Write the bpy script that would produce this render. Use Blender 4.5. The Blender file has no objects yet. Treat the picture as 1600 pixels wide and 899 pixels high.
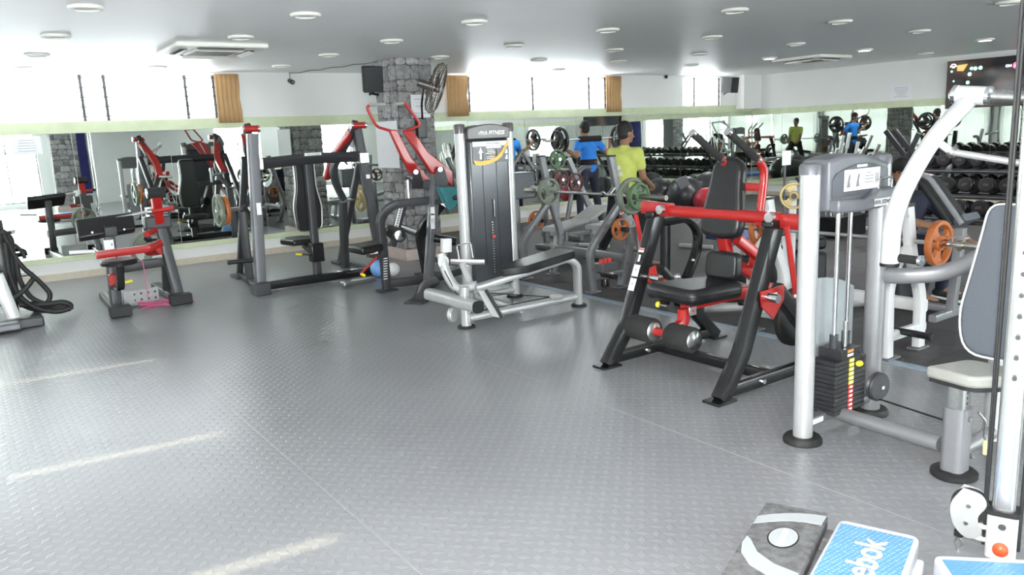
import bpy, bmesh, math, random
from mathutils import Vector, Matrix
import numpy as np
random.seed(7)
S = bpy.context.scene
C = S.collection
PI = math.pi
# ------------------------------------------------------------------ camera
YAW, PITCH, ROLL, FPX = 0.6121075, 0.1942185, -0.0440996, 1231.03
EYE = Vector((0, 0, 1.65))
cf = Vector((math.sin(YAW)*math.cos(PITCH), math.cos(YAW)*math.cos(PITCH), -math.sin(PITCH)))
r0 = Vector((math.cos(YAW), -math.sin(YAW), 0)); u0 = r0.cross(cf)
cr = math.cos(ROLL)*r0 + math.sin(ROLL)*u0
cu = -math.sin(ROLL)*r0 + math.cos(ROLL)*u0
cam = bpy.data.cameras.new('camera'); camo = bpy.data.objects.new('camera', cam); C.objects.link(camo)
cam.sensor_width = 36; cam.lens = FPX/1600*36; cam.clip_start = .05; cam.clip_end = 200
M3 = Matrix((cr, cu, -cf)).transposed().to_4x4(); M3.translation = EYE
camo.matrix_world = M3
S.camera = camo
# ------------------------------------------------------------------ world and light
S.view_settings.view_transform = 'Standard'; S.view_settings.look = 'None'
S.view_settings.gamma = 1; S.view_settings.use_curve_mapping = False
S.view_settings.exposure = 2.08
w = bpy.data.worlds.new('sky'); S.world = w; w.use_nodes = True
nt = w.node_tree; bg = nt.nodes['Background']
bg.inputs[0].default_value = (.93, .97, 1, 1); bg.inputs[1].default_value = 7.5
def area(name, loc, rot, sx, sy, power, col=(1, 1, 1)):
    l = bpy.data.lights.new(name, 'AREA'); l.shape = 'RECTANGLE'; l.size = sx; l.size_y = sy
    l.energy = power; l.color = col
    o = bpy.data.objects.new(name, l); C.objects.link(o); o.location = loc; o.rotation_euler = rot
    return o
def portal(loc, rot, sx, sy):
    o = area('window_portal', loc, rot, sx, sy, 1); o.data.cycles.is_portal = True; return o
# low hazy sun, shining in through the gaps between the added left blinds
sun = bpy.data.lights.new('sun', 'SUN'); sun.energy = 2.6; sun.angle = .012; sun.color = (1, .84, .6)
suno = bpy.data.objects.new('sun', sun); C.objects.link(suno); suno.rotation_euler = Vector((1, -.1, -.52)).to_track_quat('-Z', 'Y').to_euler()
# the photographer's flash, a real small lamp above the lens
fl_ = bpy.data.lights.new('camera_flash', 'AREA'); fl_.shape = 'DISK'; fl_.size = .12; fl_.energy = 50; fl_.color = (1, .98, .96)
flo = bpy.data.objects.new('camera_flash', fl_); C.objects.link(flo)
flo.matrix_world = M3 @ Matrix.Translation((0, .12, .03))
# ------------------------------------------------------------------ helpers
def ray(px, py): return (px-800)/FPX*cr - (py-449.5)/FPX*cu + cf
def PY(px, py, Y): d = ray(px, py); return EYE + d*(Y/d.y)
def PX(px, py, X): d = ray(px, py); return EYE + d*(X/d.x)
def PZ(px, py, Z): d = ray(px, py); return EYE + d*((Z-1.65)/d.z)
V = Vector
def mat(name, col, rough=.5, metal=0, noise=0, bump=0, nscale=20, spec=.5, emit=None, es=1, coat=0):
    m = bpy.data.materials.new(name); m.use_nodes = True
    n = m.node_tree.nodes; L = m.node_tree.links; b = n['Principled BSDF']
    b.inputs['Base Color'].default_value = (*col, 1); b.inputs['Roughness'].default_value = rough
    b.inputs['Metallic'].default_value = metal; b.inputs['Specular IOR Level'].default_value = spec
    if coat: b.inputs['Coat Weight'].default_value = coat; b.inputs['Coat Roughness'].default_value = .08
    if emit: b.inputs['Emission Color'].default_value = (*emit, 1); b.inputs['Emission Strength'].default_value = es
    if noise or bump:
        tc = n.new('ShaderNodeTexCoord'); t = n.new('ShaderNodeTexNoise'); t.inputs['Scale'].default_value = nscale
        t.inputs['Detail'].default_value = 4; L.new(tc.outputs['Object'], t.inputs['Vector'])
        if noise:
            r = n.new('ShaderNodeValToRGB')
            r.color_ramp.elements[0].position = .3; r.color_ramp.elements[1].position = .7
            r.color_ramp.elements[0].color = tuple(c*(1-noise) for c in col)+(1,)
            r.color_ramp.elements[1].color = tuple(min(1, c*(1+noise)) for c in col)+(1,)
            L.new(t.outputs['Fac'], r.inputs[0]); L.new(r.outputs[0], b.inputs['Base Color'])
        if bump:
            bp = n.new('ShaderNodeBump'); bp.inputs['Strength'].default_value = bump; bp.inputs['Distance'].default_value = .01
            L.new(t.outputs['Fac'], bp.inputs['Height']); L.new(bp.outputs[0], b.inputs['Normal'])
    return m
MT = dict(
 silver=mat('silver_paint', (.50, .50, .50), .33, .4, noise=.03), silver_d=mat('grey_silver_paint', (.27, .27, .28), .35, .4, noise=.04),
 white=mat('white_paint', (.66, .66, .66), .35, 0, noise=.02), chrome=mat('chrome', (.82, .82, .83), .12, 1, noise=.02),
 steel=mat('brushed_steel', (.55, .55, .54), .3, 1, noise=.08, nscale=60), rod=mat('dull_bar_steel', (.5, .47, .42), .3, 1, noise=.1),
 black=mat('black_gloss_paint', (.012, .012, .013), .25, 0), dark=mat('dark_grey_paint', (.048, .048, .053), .4, .1, noise=.04),
 dgrey=mat('grey_frame_paint', (.15, .15, .165), .38, .2, noise=.04), red=mat('red_paint', (.42, .017, .015), .32, 0, noise=.05, coat=.3),
 pad=mat('black_vinyl_pad', (.012, .012, .013), .33, 0, noise=.1, bump=.05, nscale=120), padg=mat('grey_vinyl_pad', (.10, .11, .13), .5, 0, noise=.05, bump=.05, nscale=120),
 padl=mat('light_vinyl_pad', (.32, .32, .29), .4, 0, noise=.05), foam=mat('black_foam', (.018, .018, .018), .85, 0, bump=.3, nscale=200),
 rubber=mat('black_rubber', (.014, .014, .014), .6, 0, noise=.2), piping=mat('white_piping', (.75, .75, .75), .5, noise=.02),
 green=mat('green_plate', (.10, .18, .09), .42, 0, noise=.15), orange=mat('orange_plate', (.42, .12, .03), .42, 0, noise=.15),
 maroon=mat('maroon_plate', (.11, .025, .025), .45, 0, noise=.15), gold=mat('khaki_gold_plate', (.42, .33, .13), .4, .2, noise=.12), grplate=mat('grey_green_plate', (.18, .21, .16), .45, noise=.1),
 iron=mat('black_iron_plate', (.035, .035, .038), .35, .3, noise=.2),
 yellow=mat('yellow_knob', (.85, .75, .03), .4, noise=.04), paper=mat('white_paper', (.82, .82, .84), .7, noise=.02), ink=mat('grey_print', (.2, .2, .22), .7, noise=.05),
 redp=mat('red_print', (.75, .06, .05), .5, noise=.05), orangep=mat('orange_print', (.8, .3, .07), .5, noise=.05), whitep=mat('white_print', (.9, .9, .9), .5, noise=.02),
 goldp=mat('amber_print', (.9, .5, .08), .4, noise=.05),
 shroud=mat('smoked_shroud', (.055, .058, .066), .22, .2, noise=.06, nscale=3), cap=mat('grey_plastic', (.13, .135, .15), .38, .1, noise=.05), capd=mat('brown_grey_plastic', (.11, .1, .1), .3, .2, noise=.05),
 plex=mat('grey_translucent_panel', (.33, .36, .37), .3, noise=.04), blue=mat('blue_plastic', (.07, .28, .72), .4, noise=.1), lblue=mat('light_blue_ball', (.2, .42, .8), .4, noise=.1),
 wall=mat('cream_wall_paint', (.80, .80, .78), .75, noise=.015, nscale=2), railg=mat('pale_green_paint', (.62, .68, .46), .5, noise=.06, nscale=6), tile=mat('beige_skirting_tile', (.60, .53, .43), .4, noise=.06),
 ceil=mat('ceiling_paint', (.90, .91, .92), .42, noise=.012, nscale=1.5), curtain=mat('tan_curtain_cloth', (.46, .28, .13), .85, noise=.05, nscale=8), navyc=mat('navy_curtain_cloth', (.02, .02, .12), .85, noise=.15),
 wood=mat('cream_wood', (.62, .52, .33), .5, noise=.1), skin=mat('brown_skin', (.33, .17, .10), .55, noise=.06), hair=mat('black_hair', (.012, .010, .010), .6, noise=.3, bump=.4, nscale=150),
 shirtb=mat('blue_tshirt', (.03, .24, .78), .8, noise=.06, bump=.15, nscale=12), shirty=mat('lime_tshirt', (.62, .68, .16), .8, noise=.05, bump=.15, nscale=12),
 navy=mat('navy_cloth', (.014, .016, .035), .85, noise=.2, bump=.2, nscale=14), trous=mat('dark_trouser_cloth', (.03, .033, .055), .85, noise=.15, bump=.2, nscale=12),
 blackc=mat('black_cloth', (.012, .012, .014), .85, noise=.2), shoe=mat('black_shoe', (.015, .015, .015), .6, noise=.2), sole=mat('white_sole', (.75, .75, .74), .6, noise=.03),
 ballb=mat('black_gym_ball', (.03, .03, .033), .3, noise=.1), ballr=mat('red_gym_ball', (.42, .03, .045), .32, noise=.1), bluem=mat('blue_mat', (.04, .12, .35), .6, noise=.1),
 pink=mat('pink_band_rubber', (.75, .12, .28), .5, noise=.08), greyp=mat('grey_perforated_plate', (.42, .42, .42), .4, .3, noise=.1), frost=mat('frosted_louvre_glass', (.9, .93, .95), .3, noise=.02),
 grate=mat('ac_white_plastic', (.78, .77, .72), .45, noise=.03), dark_slot=mat('dark_slot', (.05, .05, .05), .6, noise=.1), lamp_off=mat('lamp_diffuser_off', (.75, .75, .73), .4, noise=.02),
 lamp_on=mat('lamp_diffuser_lit', (1, 1, 1), .4, emit=(1, .98, .92), es=9), fanm=mat('bronze_fan_guard', (.16, .13, .10), .35, .6, noise=.1), spk=mat('speaker_charcoal', (.02, .02, .022), .7, noise=.15, bump=.2, nscale=200),
 tvb=mat('tv_bezel', (.01, .01, .012), .25, noise=.1), door=mat('dark_mullion', (.08, .08, .085), .5, noise=.1), sky_b=mat('sky_label_blue', (.1, .35, .75), .5, noise=.05),
)
def circ(r, n=14): return [(r*math.cos(2*PI*i/n), r*math.sin(2*PI*i/n)) for i in range(n)]
def rrect(w_, h_, r=.008, k=2):
    r = min(r, w_/2-.0005, h_/2-.0005); out = []
    for sx, sy, a0 in ((1, 1, 0), (-1, 1, 90), (-1, -1, 180), (1, -1, 270)):
        for i in range(k+1):
            a = math.radians(a0+90*i/k); out.append((sx*(w_/2-r)+r*math.cos(a), sy*(h_/2-r)+r*math.sin(a)))
    return out
def fillet(pts, r, n=6):
    pts = [V(p) for p in pts]
    if len(pts) < 3 or r <= 0: return pts
    out = [pts[0]]
    for i in range(1, len(pts)-1):
        a, b, c = pts[i-1], pts[i], pts[i+1]; d1 = (a-b); d2 = (c-b); k = min(r, d1.length*.48, d2.length*.48)
        p = b+d1.normalized()*k; q = b+d2.normalized()*k
        for j in range(n+1):
            t = j/n; out.append((1-t)**2*p+2*t*(1-t)*b+t*t*q)
    out.append(pts[-1]); return out
class B:
    def __init__(s): s.bm = bmesh.new()
    def sweep(s, pts, prof, fil=0, ref=None, closed=False, taper=None):
        pts = fillet(pts, fil) if not closed else [V(p) for p in pts]
        n = len(pts)
        if ref is None:
            ref = V((0, 0, 0))
            for i in range(1, n-1): ref += (pts[i]-pts[i-1]).cross(pts[i+1]-pts[i])
            if ref.length < 1e-6:
                t = pts[-1]-pts[0]; ref = V((0, 0, 1)).cross(t)
                if ref.length < 1e-4: ref = V((1, 0, 0))
        ref = V(ref).normalized(); rings = []
        for i in range(n):
            if closed: t = pts[(i+1) % n]-pts[i-1]
            else: t = pts[min(i+1, n-1)]-pts[max(i-1, 0)]
            t.normalize(); a = (ref-t*ref.dot(t)).normalized(); b = t.cross(a)
            k = taper[0]+(taper[1]-taper[0])*i/(n-1) if taper else 1
            rings.append([s.bm.verts.new(pts[i]+a*u*k+b*v*k) for u, v in prof])
        m = len(prof)
        for i in range(n if closed else n-1):
            r1, r2 = rings[i], rings[(i+1) % n]
            for j in range(m): s.bm.faces.new((r1[j], r1[(j+1) % m], r2[(j+1) % m], r2[j]))
        if not closed: s.bm.faces.new(rings[0][::-1]); s.bm.faces.new(rings[-1])
        return s
    def tube(s, pts, r, fil=0, n=12, **k): return s.sweep(pts, circ(r, n), fil, **k)
    def bar(s, pts, w_, h_, fil=0, ref=None, r=.008): return s.sweep(pts, rrect(w_, h_, r), fil, ref)
    def cyl(s, p, q, r, r2=None, n=20):
        return s.sweep([p, q], circ(r, n), taper=(1, (r2/r if r2 is not None else 1)))
    def box(s, c, sz, rz=0, rot=None):
        R = rot or Matrix.Rotation(rz, 3, 'Z'); c = V(c)
        v = [s.bm.verts.new(c+R @ V((x*sz[0]/2, y*sz[1]/2, z*sz[2]/2))) for x in (-1, 1) for y in (-1, 1) for z in (-1, 1)]
        for f in ((0, 1, 3, 2), (4, 6, 7, 5), (0, 4, 5, 1), (2, 3, 7, 6), (0, 2, 6, 4), (1, 5, 7, 3)): s.bm.faces.new([v[i] for i in f])
        return s
    def lathe(s, p, axis, prof, n=24, ref=None):
        axis = V(axis).normalized(); a = axis.orthogonal().normalized(); b = axis.cross(a); p = V(p); rings = []
        for r, t in prof:
            rings.append([s.bm.verts.new(p+axis*t+(a*math.cos(2*PI*i/n)+b*math.sin(2*PI*i/n))*max(r, 1e-4)) for i in range(n)])
        for i in range(len(rings)-1):
            for j in range(n): s.bm.faces.new((rings[i][j], rings[i][(j+1) % n], rings[i+1][(j+1) % n], rings[i+1][j]))
        s.bm.faces.new(rings[0][::-1]); s.bm.faces.new(rings[-1]); return s
    def prism(s, pts, vec):
        vec = V(vec); a = [s.bm.verts.new(V(p)-vec/2) for p in pts]; b = [s.bm.verts.new(V(p)+vec/2) for p in pts]; n = len(pts)
        s.bm.faces.new(a[::-1]); s.bm.faces.new(b)
        for i in range(n): s.bm.faces.new((a[i], a[(i+1) % n], b[(i+1) % n], b[i]))
        return s
    def sph(s, c, r, sc=(1, 1, 1), rot=None, seg=20):
        M = Matrix.Translation(V(c)) @ (rot.to_4x4() if rot else Matrix.Identity(4)) @ Matrix.Diagonal((*[r*k for k in sc], 1))
        bmesh.ops.create_uvsphere(s.bm, u_segments=seg, v_segments=seg*2//3, radius=1, matrix=M); return s
    def out(s, name, m, parent=None, bev=0, smooth=True, seg=2, label=None, **k):
        bm = s.bm; bmesh.ops.recalc_face_normals(bm, faces=bm.faces)
        loc = V(parent['_o']) if parent is not None and '_o' in parent else V((0, 0, 0))
        if parent is None or k.get('top'):
            pass
        me = bpy.data.meshes.new(name)
        if loc.length: bmesh.ops.translate(bm, verts=bm.verts, vec=-loc)
        bm.to_mesh(me); bm.free()
        ms = m if isinstance(m, (list, tuple)) else [m]
        for x in ms: me.materials.append(MT[x] if isinstance(x, str) else x)
        if smooth:
            me.polygons.foreach_set('use_smooth', [True]*len(me.polygons)); me.set_sharp_from_angle(angle=math.radians(38))
        o = bpy.data.objects.new(name, me); C.objects.link(o)
        if parent is not None: o.parent = parent; o['_o'] = tuple(loc)
        else: o['_o'] = (0, 0, 0)
        if bev:
            b = o.modifiers.new('bevel', 'BEVEL'); b.width = bev; b.segments = seg; b.limit_method = 'ANGLE'; b.angle_limit = math.radians(40)
        if label: o['label'] = label
        return o
def thing(name, label, cat, loc=(0, 0, 0), group=None):
    o = bpy.data.objects.new(name, None); o.empty_display_size = .1; C.objects.link(o); o.location = loc; o['_o'] = tuple(loc)
    o['label'] = label; o['category'] = cat
    if group: o['group'] = group
    return o
def tag(o, label, cat, group=None):
    o['label'] = label; o['category'] = cat
    if group: o['group'] = group
    # move the origin to the thing's base
    me = o.data; n = len(me.vertices)
    if n and o.location.length == 0 and o.parent is None:
        co = np.empty(n*3, 'f'); me.vertices.foreach_get('co', co); co = co.reshape(-1, 3)
        c = V(((co[:, 0].min()+co[:, 0].max())/2, (co[:, 1].min()+co[:, 1].max())/2, co[:, 2].min()))
        me.transform(Matrix.Translation(-c)); o.location = c
    return o
def struct(o): o['kind'] = 'structure'; return o
def text(s_, p, xdir, updir, size, m, parent, name='lettering', ext=.0008, font_shear=0, align='CENTER', bold=0):
    cu_ = bpy.data.curves.new(name, 'FONT'); cu_.body = s_; cu_.size = size; cu_.extrude = ext; cu_.align_x = align; cu_.align_y = 'CENTER'; cu_.shear = font_shear; cu_.offset = bold
    t = bpy.data.objects.new(name, cu_); C.objects.link(t)
    dg = bpy.context.evaluated_depsgraph_get(); me = bpy.data.meshes.new_from_object(t.evaluated_get(dg))
    bpy.data.objects.remove(t); me.materials.clear(); me.materials.append(MT[m])
    x = V(xdir).normalized(); u = V(updir); u = (u-x*u.dot(x)).normalized(); z = x.cross(u)
    M = Matrix((x, u, z)).transposed().to_4x4(); loc = V(parent['_o']) if parent is not None else V((0, 0, 0))
    M.translation = V(p)-loc; me.transform(M)
    o = bpy.data.objects.new(name, me); C.objects.link(o)
    if parent is not None: o.parent = parent
    return o
def plate_geo(c, axis, r, th):
    """grip weight plate: rim, hub and three wide spokes around three slots"""
    b = B(); axis = V(axis).normalized(); c = V(c); a = axis.orthogonal().normalized(); e = axis.cross(a)
    prof = [(r*.80, -th*.32), (r*.84, -th*.5), (r*.97, -th*.5), (r, -th*.3), (r, th*.3), (r*.97, th*.5), (r*.84, th*.5), (r*.80, th*.32), (r*.80, -th*.32)]
    n = 28; rings = []
    for rr_, t in prof[:-1]: rings.append([b.bm.verts.new(c+axis*t+(a*math.cos(2*PI*i/n)+e*math.sin(2*PI*i/n))*rr_) for i in range(n)])
    for i in range(len(rings)):
        q = rings[(i+1) % len(rings)]
        for j in range(n): b.bm.faces.new((rings[i][j], rings[i][(j+1) % n], q[(j+1) % n], q[j]))
    b.lathe(c, axis, [(r*.12, -th*.5), (r*.3, -th*.5), (r*.36, -th*.3), (r*.36, th*.3), (r*.3, th*.5), (r*.12, th*.5)], 20)
    for k in range(3):
        an = 2*PI*k/3+.5; pts = []
        for da, rr_ in ((-.62, .3), (-.36, .6), (-.5, .83), (0, .86), (.5, .83), (.36, .6), (.62, .3)):
            pts.append(c+(a*math.cos(an+da)+e*math.sin(an+da))*rr_*r)
        b.prism(pts, axis*th*.5)
    return b
def foot(b, p, r=.075, h=.02): b.lathe(p, (0, 0, 1), [(r, 0), (r, h*.6), (r*.9, h), (r*.5, h)], 24)
MT['dgrey2'] = mat('mid_grey_paint', (.19, .19, .20), .34, .3, noise=.05)
MT['silver_d2'] = mat('silver_paint_dim', (.30, .30, .31), .32, .35, noise=.04); MT['capf'] = mat('slate_plastic', (.075, .08, .095), .45, noise=.05); MT['yellow2'] = mat('pale_yellow_grip', (.75, .72, .35), .5, noise=.05)
MT['steel2'] = mat('satin_chrome_column', (.72, .72, .71), .22, .9, noise=.05); MT['redo'] = mat('orange_red_knob', (.85, .10, .03), .35, noise=.04)
MT['pale'] = mat('pale_grey_print', (.40, .42, .43), .6, noise=.03)
MT['pale2'] = mat('cream_grey_lettering', (.50, .48, .40), .55, noise=.03)
MT['teal'] = mat('teal_cloth', (.05, .22, .24), .9, noise=.15, bump=.3, nscale=14)
MT['padlg'] = mat('pale_grey_pad', (.42, .42, .41), .5, noise=.05)
MT['dbtext'] = mat('dumbbell_number_patch', (.12, .08, .08), .5, noise=.3, nscale=60)
MT['dbl'] = mat('dumbbell_urethane', (.012, .012, .013), .38, noise=.2)
MT['inkl'] = mat('faint_print', (.5, .5, .58), .7, noise=.05)
# ------------------------------------------------------------------ the room
X0, X1, Y0, Y1, H = -3.2, 15.2, -4.6, 11.8, 2.67
def vinyl_mat():
    m = bpy.data.materials.new('grey_diamond_vinyl'); m.use_nodes = True; n = m.node_tree.nodes; L = m.node_tree.links; b = n['Principled BSDF']
    tc = n.new('ShaderNodeTexCoord'); mp = n.new('ShaderNodeMapping'); L.new(tc.outputs['Object'], mp.inputs[0]); mp.inputs['Rotation'].default_value = (0, 0, math.radians(45))
    sep = n.new('ShaderNodeSeparateXYZ'); L.new(mp.outputs[0], sep.inputs[0])
    def math_(op, a, bb=None, c=None):
        x = n.new('ShaderNodeMath'); x.operation = op
        for i, v in enumerate((a, bb, c)):
            if v is None: continue
            if isinstance(v, (int, float)): x.inputs[i].default_value = v
            else: L.new(v, x.inputs[i])
        return x.outputs[0]
    P = .058
    hs = []
    # raised lozenges on a checker of cells, alternating in direction
    gx = math_('DIVIDE', sep.outputs[0], P); gy = math_('DIVIDE', sep.outputs[1], P)
    fx = math_('SUBTRACT', math_('FRACT', gx), .5); fy = math_('SUBTRACT', math_('FRACT', gy), .5)
    chk = math_('MODULO', math_('ADD', math_('FLOOR', gx), math_('FLOOR', gy)), 2); chk = math_('GREATER_THAN', math_('ABSOLUTE', chk), .5)
    ax = math_('ABSOLUTE', fx); ay = math_('ABSOLUTE', fy)
    def loz(u, v, ru, rv):
        return math_('SUBTRACT', 1, math_('ADD', math_('MULTIPLY', u, 1/ru), math_('MULTIPLY', v, 1/rv)))
    h1 = loz(ax, ay, .60, .34); h2 = loz(ax, ay, .34, .60)
    h = math_('ADD', math_('MULTIPLY', h1, chk), math_('MULTIPLY', h2, math_('SUBTRACT', 1, chk)))
    h = math_('MINIMUM', math_('MAXIMUM', math_('MULTIPLY', h, 3), 0), 1)
    bp = n.new('ShaderNodeBump'); bp.inputs['Strength'].default_value = .6; bp.inputs['Distance'].default_value = .0016; L.new(h, bp.inputs['Height'])
    L.new(bp.outputs[0], b.inputs['Normal'])
    t = n.new('ShaderNodeTexNoise'); t.inputs['Scale'].default_value = 1.1; t.inputs['Detail'].default_value = 3; t.inputs['Roughness'].default_value = .5; L.new(tc.outputs['Object'], t.inputs['Vector'])
    r = n.new('ShaderNodeValToRGB'); r.color_ramp.elements[0].position = .32; r.color_ramp.elements[1].position = .68
    r.color_ramp.elements[0].color = (.225, .228, .238, 1); r.color_ramp.elements[1].color = (.26, .263, .273, 1); L.new(t.outputs['Fac'], r.inputs[0])
    mx = n.new('ShaderNodeMix'); mx.data_type = 'RGBA'; mx.inputs['B'].default_value = (.34, .345, .35, 1); L.new(r.outputs[0], mx.inputs['A'])
    L.new(math_('MULTIPLY', h, .26), mx.inputs['Factor']); L.new(mx.outputs['Result'], b.inputs['Base Color'])
    rr_ = n.new('ShaderNodeMapRange'); rr_.inputs['To Min'].default_value = .24; rr_.inputs['To Max'].default_value = .31; L.new(t.outputs['Fac'], rr_.inputs[0]); b.inputs['Roughness'].default_value = .3
    return m
MT['vinyl'] = vinyl_mat()
MT['bead'] = mat('pale_seam_weld', (.32, .32, .32), .5, noise=.05)
MT['mat'] = mat('dark_rubber_tile', (.062, .058, .058), .62, noise=.18, bump=.1, nscale=9)
MT['strip'] = mat('blue_grey_edging', (.28, .35, .42), .5, noise=.08)
fb = B().box(((X0+X1)/2, (Y0+Y1)/2, -.06), (X1-X0, Y1-Y0, .1)); floor = struct(fb.out('floor', 'dark_slot', smooth=False))
xs = [X0, -2.3, -.5, 1.262, 3.05, 5.02]
for a, c in zip(xs, xs[1:]):
    o = B().box(((a+c)/2, (Y0+Y1)/2, -.005), (c-a-.003, Y1-Y0, .010)).out('vinyl_sheet', 'vinyl', floor, smooth=False)
for x_ in (1.262, 3.05): B().box((x_, (Y0+Y1)/2, .0004), (.005, Y1-Y0, .0016)).out('seam_bead', 'bead', floor, smooth=False)
B().bar([(5.07, Y0, -.002), (5.07, Y1, -.002)], .09, .012, ref=(1, 0, 0), r=.004).out('edging_strip', 'strip', floor)
nx, ny = 10, 16; tx = (X1-5.12)/nx; ty = (Y1-Y0)/ny
base = None
for i in range(nx):
    for j in range(ny):
        if base is None:
            base = B().box((0, 0, 0), (tx-.004, ty-.004, .012)).out('rubber_tile', 'mat', floor, smooth=False); o = base
        else: o = base.copy(); C.objects.link(o); o.parent = floor
        o.location = (5.12+tx*(i+.5), Y0+ty*(j+.5), -.005)
struct(B().box(((X0+X1)/2, (Y0+Y1)/2, H+.05), (X1-X0+.4, Y1-Y0+.4, .1)).out('ceiling', 'ceil', smooth=False))
# back wall: piers round three louvred openings
ZB, ZT = 2.035, 2.625
op = [(-1.6, 3.30), (7.2, 10.75), (12.9, 14.1)]
b = B(); yb = Y1+.1
b.box(((X0+X1)/2, yb, ZB/2), (X1-X0, .2, ZB)); b.box(((X0+X1)/2, yb, (ZT+H)/2), (X1-X0, .2, H-ZT))
e = [X0]+[v for p in op for v in p]+[X1]
for i in range(0, len(e), 2): b.box(((e[i]+e[i+1])/2, yb, (ZB+ZT)/2), (e[i+1]-e[i], .2, ZT-ZB))
wb = struct(b.out('wall_back', 'wall', smooth=False))
mir = bpy.data.materials.new('mirror_glass'); mir.use_nodes = True; q = mir.node_tree.nodes['Principled BSDF']
q.inputs['Base Color'].default_value = (.74, .78, .74, 1); q.inputs['Metallic'].default_value = 1; q.inputs['Roughness'].default_value = .012
_n = mir.node_tree.nodes.new('ShaderNodeTexNoise'); _n.inputs['Scale'].default_value = 1.2; _b = mir.node_tree.nodes.new('ShaderNodeBump'); _b.inputs['Strength'].default_value = .06; _b.inputs['Distance'].default_value = .02
mir.node_tree.links.new(_n.outputs['Fac'], _b.inputs['Height']); mir.node_tree.links.new(_b.outputs[0], q.inputs['Normal'])
MT['mirror'] = mir
def mirror_row(edges, fixed, z0, z1, axis, parent):
    for k, (a, c) in enumerate(zip(edges, edges[1:])):
        sz = (c-a-.006, .012, z1-z0) if axis == 'x' else (.012, c-a-.006, z1-z0)
        ce = ((a+c)/2, fixed, (z0+z1)/2) if axis == 'x' else (fixed, (a+c)/2, (z0+z1)/2)
        # each pane hangs a hair out of true, as glued mirrors do
        R = Matrix.Rotation(random.uniform(-.002, .002), 3, 'Z') @ Matrix.Rotation(random.uniform(-.0015, .0015), 3, 'X')
        o = B().box(ce, sz, rot=R).out('mirror_panel', 'mirror', parent, smooth=False)
mirror_row([X0+.05+1.215*i for i in range(16)][:16]+[X1-.02] if False else [-3.15, -2.23, -1.02, .19, 1.40, 2.59, 3.84, 5.05, 6.27, 7.49, 8.71, 9.93, 10.6, 11.7, 12.83, 14.09, 15.18], Y1-.008, .305, 1.885, 'x', wb)
B().box(((X0+X1)/2, Y1-.012, 1.96), (X1-X0, .03, .145)).out('green_rail', 'railg', wb, bev=.003)
B().box(((X0+X1)/2, Y1-.015, .27), (X1-X0, .035, .07)).out('green_ledge', 'railg', wb, bev=.003)
struct(B().box(((X0+X1)/2, Y1-.012, .045), (X1-X0, .024, .09)).out('baseboard_back', 'tile', smooth=False))
def louvre_window(k, x0, x1, mulls, dark=True):
    fr = B(); yy = Y1+.07
    fr.box(((x0+x1)/2, yy, ZB+.012), (x1-x0, .06, .024)); fr.box(((x0+x1)/2, yy, ZT-.012), (x1-x0, .06, .024))
    wn = struct(fr.out('window_%d' % k, 'wall', smooth=False))
    ms = [x0+.015]+mulls+[x1-.015]
    for x in ms:
        bb = B().box((x, yy-.03, (ZB+ZT)/2), (.034, .022, ZT-ZB))
        for i in range(5): bb.box((x, yy-.045, ZB+.06+i*(ZT-ZB-.1)/4), (.07, .02, .016))
        bb.out('mullion', 'door', wn, smooth=False)
    for a, c in zip(ms, ms[1:]):
        for i in range(5):
            B().box(((a+c)/2, yy, ZB+.06+i*.118), (c-a-.03, .006, .115), rot=Matrix.Rotation(math.radians(18), 3, 'X')).out('louvre_slat', 'glass', wn, smooth=False)
g = bpy.data.materials.new('frosted_louvre'); g.use_nodes = True; nn = g.node_tree.nodes; nn.remove(nn['Principled BSDF'])
tr = nn.new('ShaderNodeBsdfTranslucent'); tr.inputs[0].default_value = (.55, .56, .56, 1); tp = nn.new('ShaderNodeBsdfTransparent'); gl = nn.new('ShaderNodeMixShader'); gl.inputs[0].default_value = .12
g.node_tree.links.new(tr.outputs[0], gl.inputs[1]); g.node_tree.links.new(tp.outputs[0], gl.inputs[2]); g.node_tree.links.new(gl.outputs[0], nn['Material Output'].inputs[0])
MT['glass'] = g
louvre_window(1, -1.6, 3.30, [-.6, .5, 1.60, 1.88, 2.90]); louvre_window(2, 7.2, 10.75, [7.58, 8.96, 10.32]); louvre_window(3, 12.9, 14.1, [13.29])
# right wall
b = B(); b.box((X1+.1, (Y0+Y1)/2, H/2), (.2, Y1-Y0+.4, H)); wr = struct(b.out('wall_right', 'wall', smooth=False))
mirror_row([-4.55, -3.4, -2.2, -1, .2, 1.4, 2.6, 3.9, 5.2, 6.65, 8.52, 10.01, 11.78], X1-.008, .305, 1.80, 'y', wr)
B().box((X1-.012, (Y0+Y1)/2, 1.865), (.03, Y1-Y0, .13)).out('green_rail', 'railg', wr, bev=.003)
B().box((X1-.015, (Y0+Y1)/2, .27), (.035, Y1-Y0, .07)).out('green_ledge', 'railg', wr, bev=.003)
struct(B().box((X1-.012, (Y0+Y1)/2, .045), (.024, Y1-Y0, .09)).out('baseboard_right', 'tile', smooth=False))
struct(B().box((X1-.3, Y1-.12, (1.94+H)/2), (.6, .24, H-1.94)).out('trim_1', 'wall', smooth=False))
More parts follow.
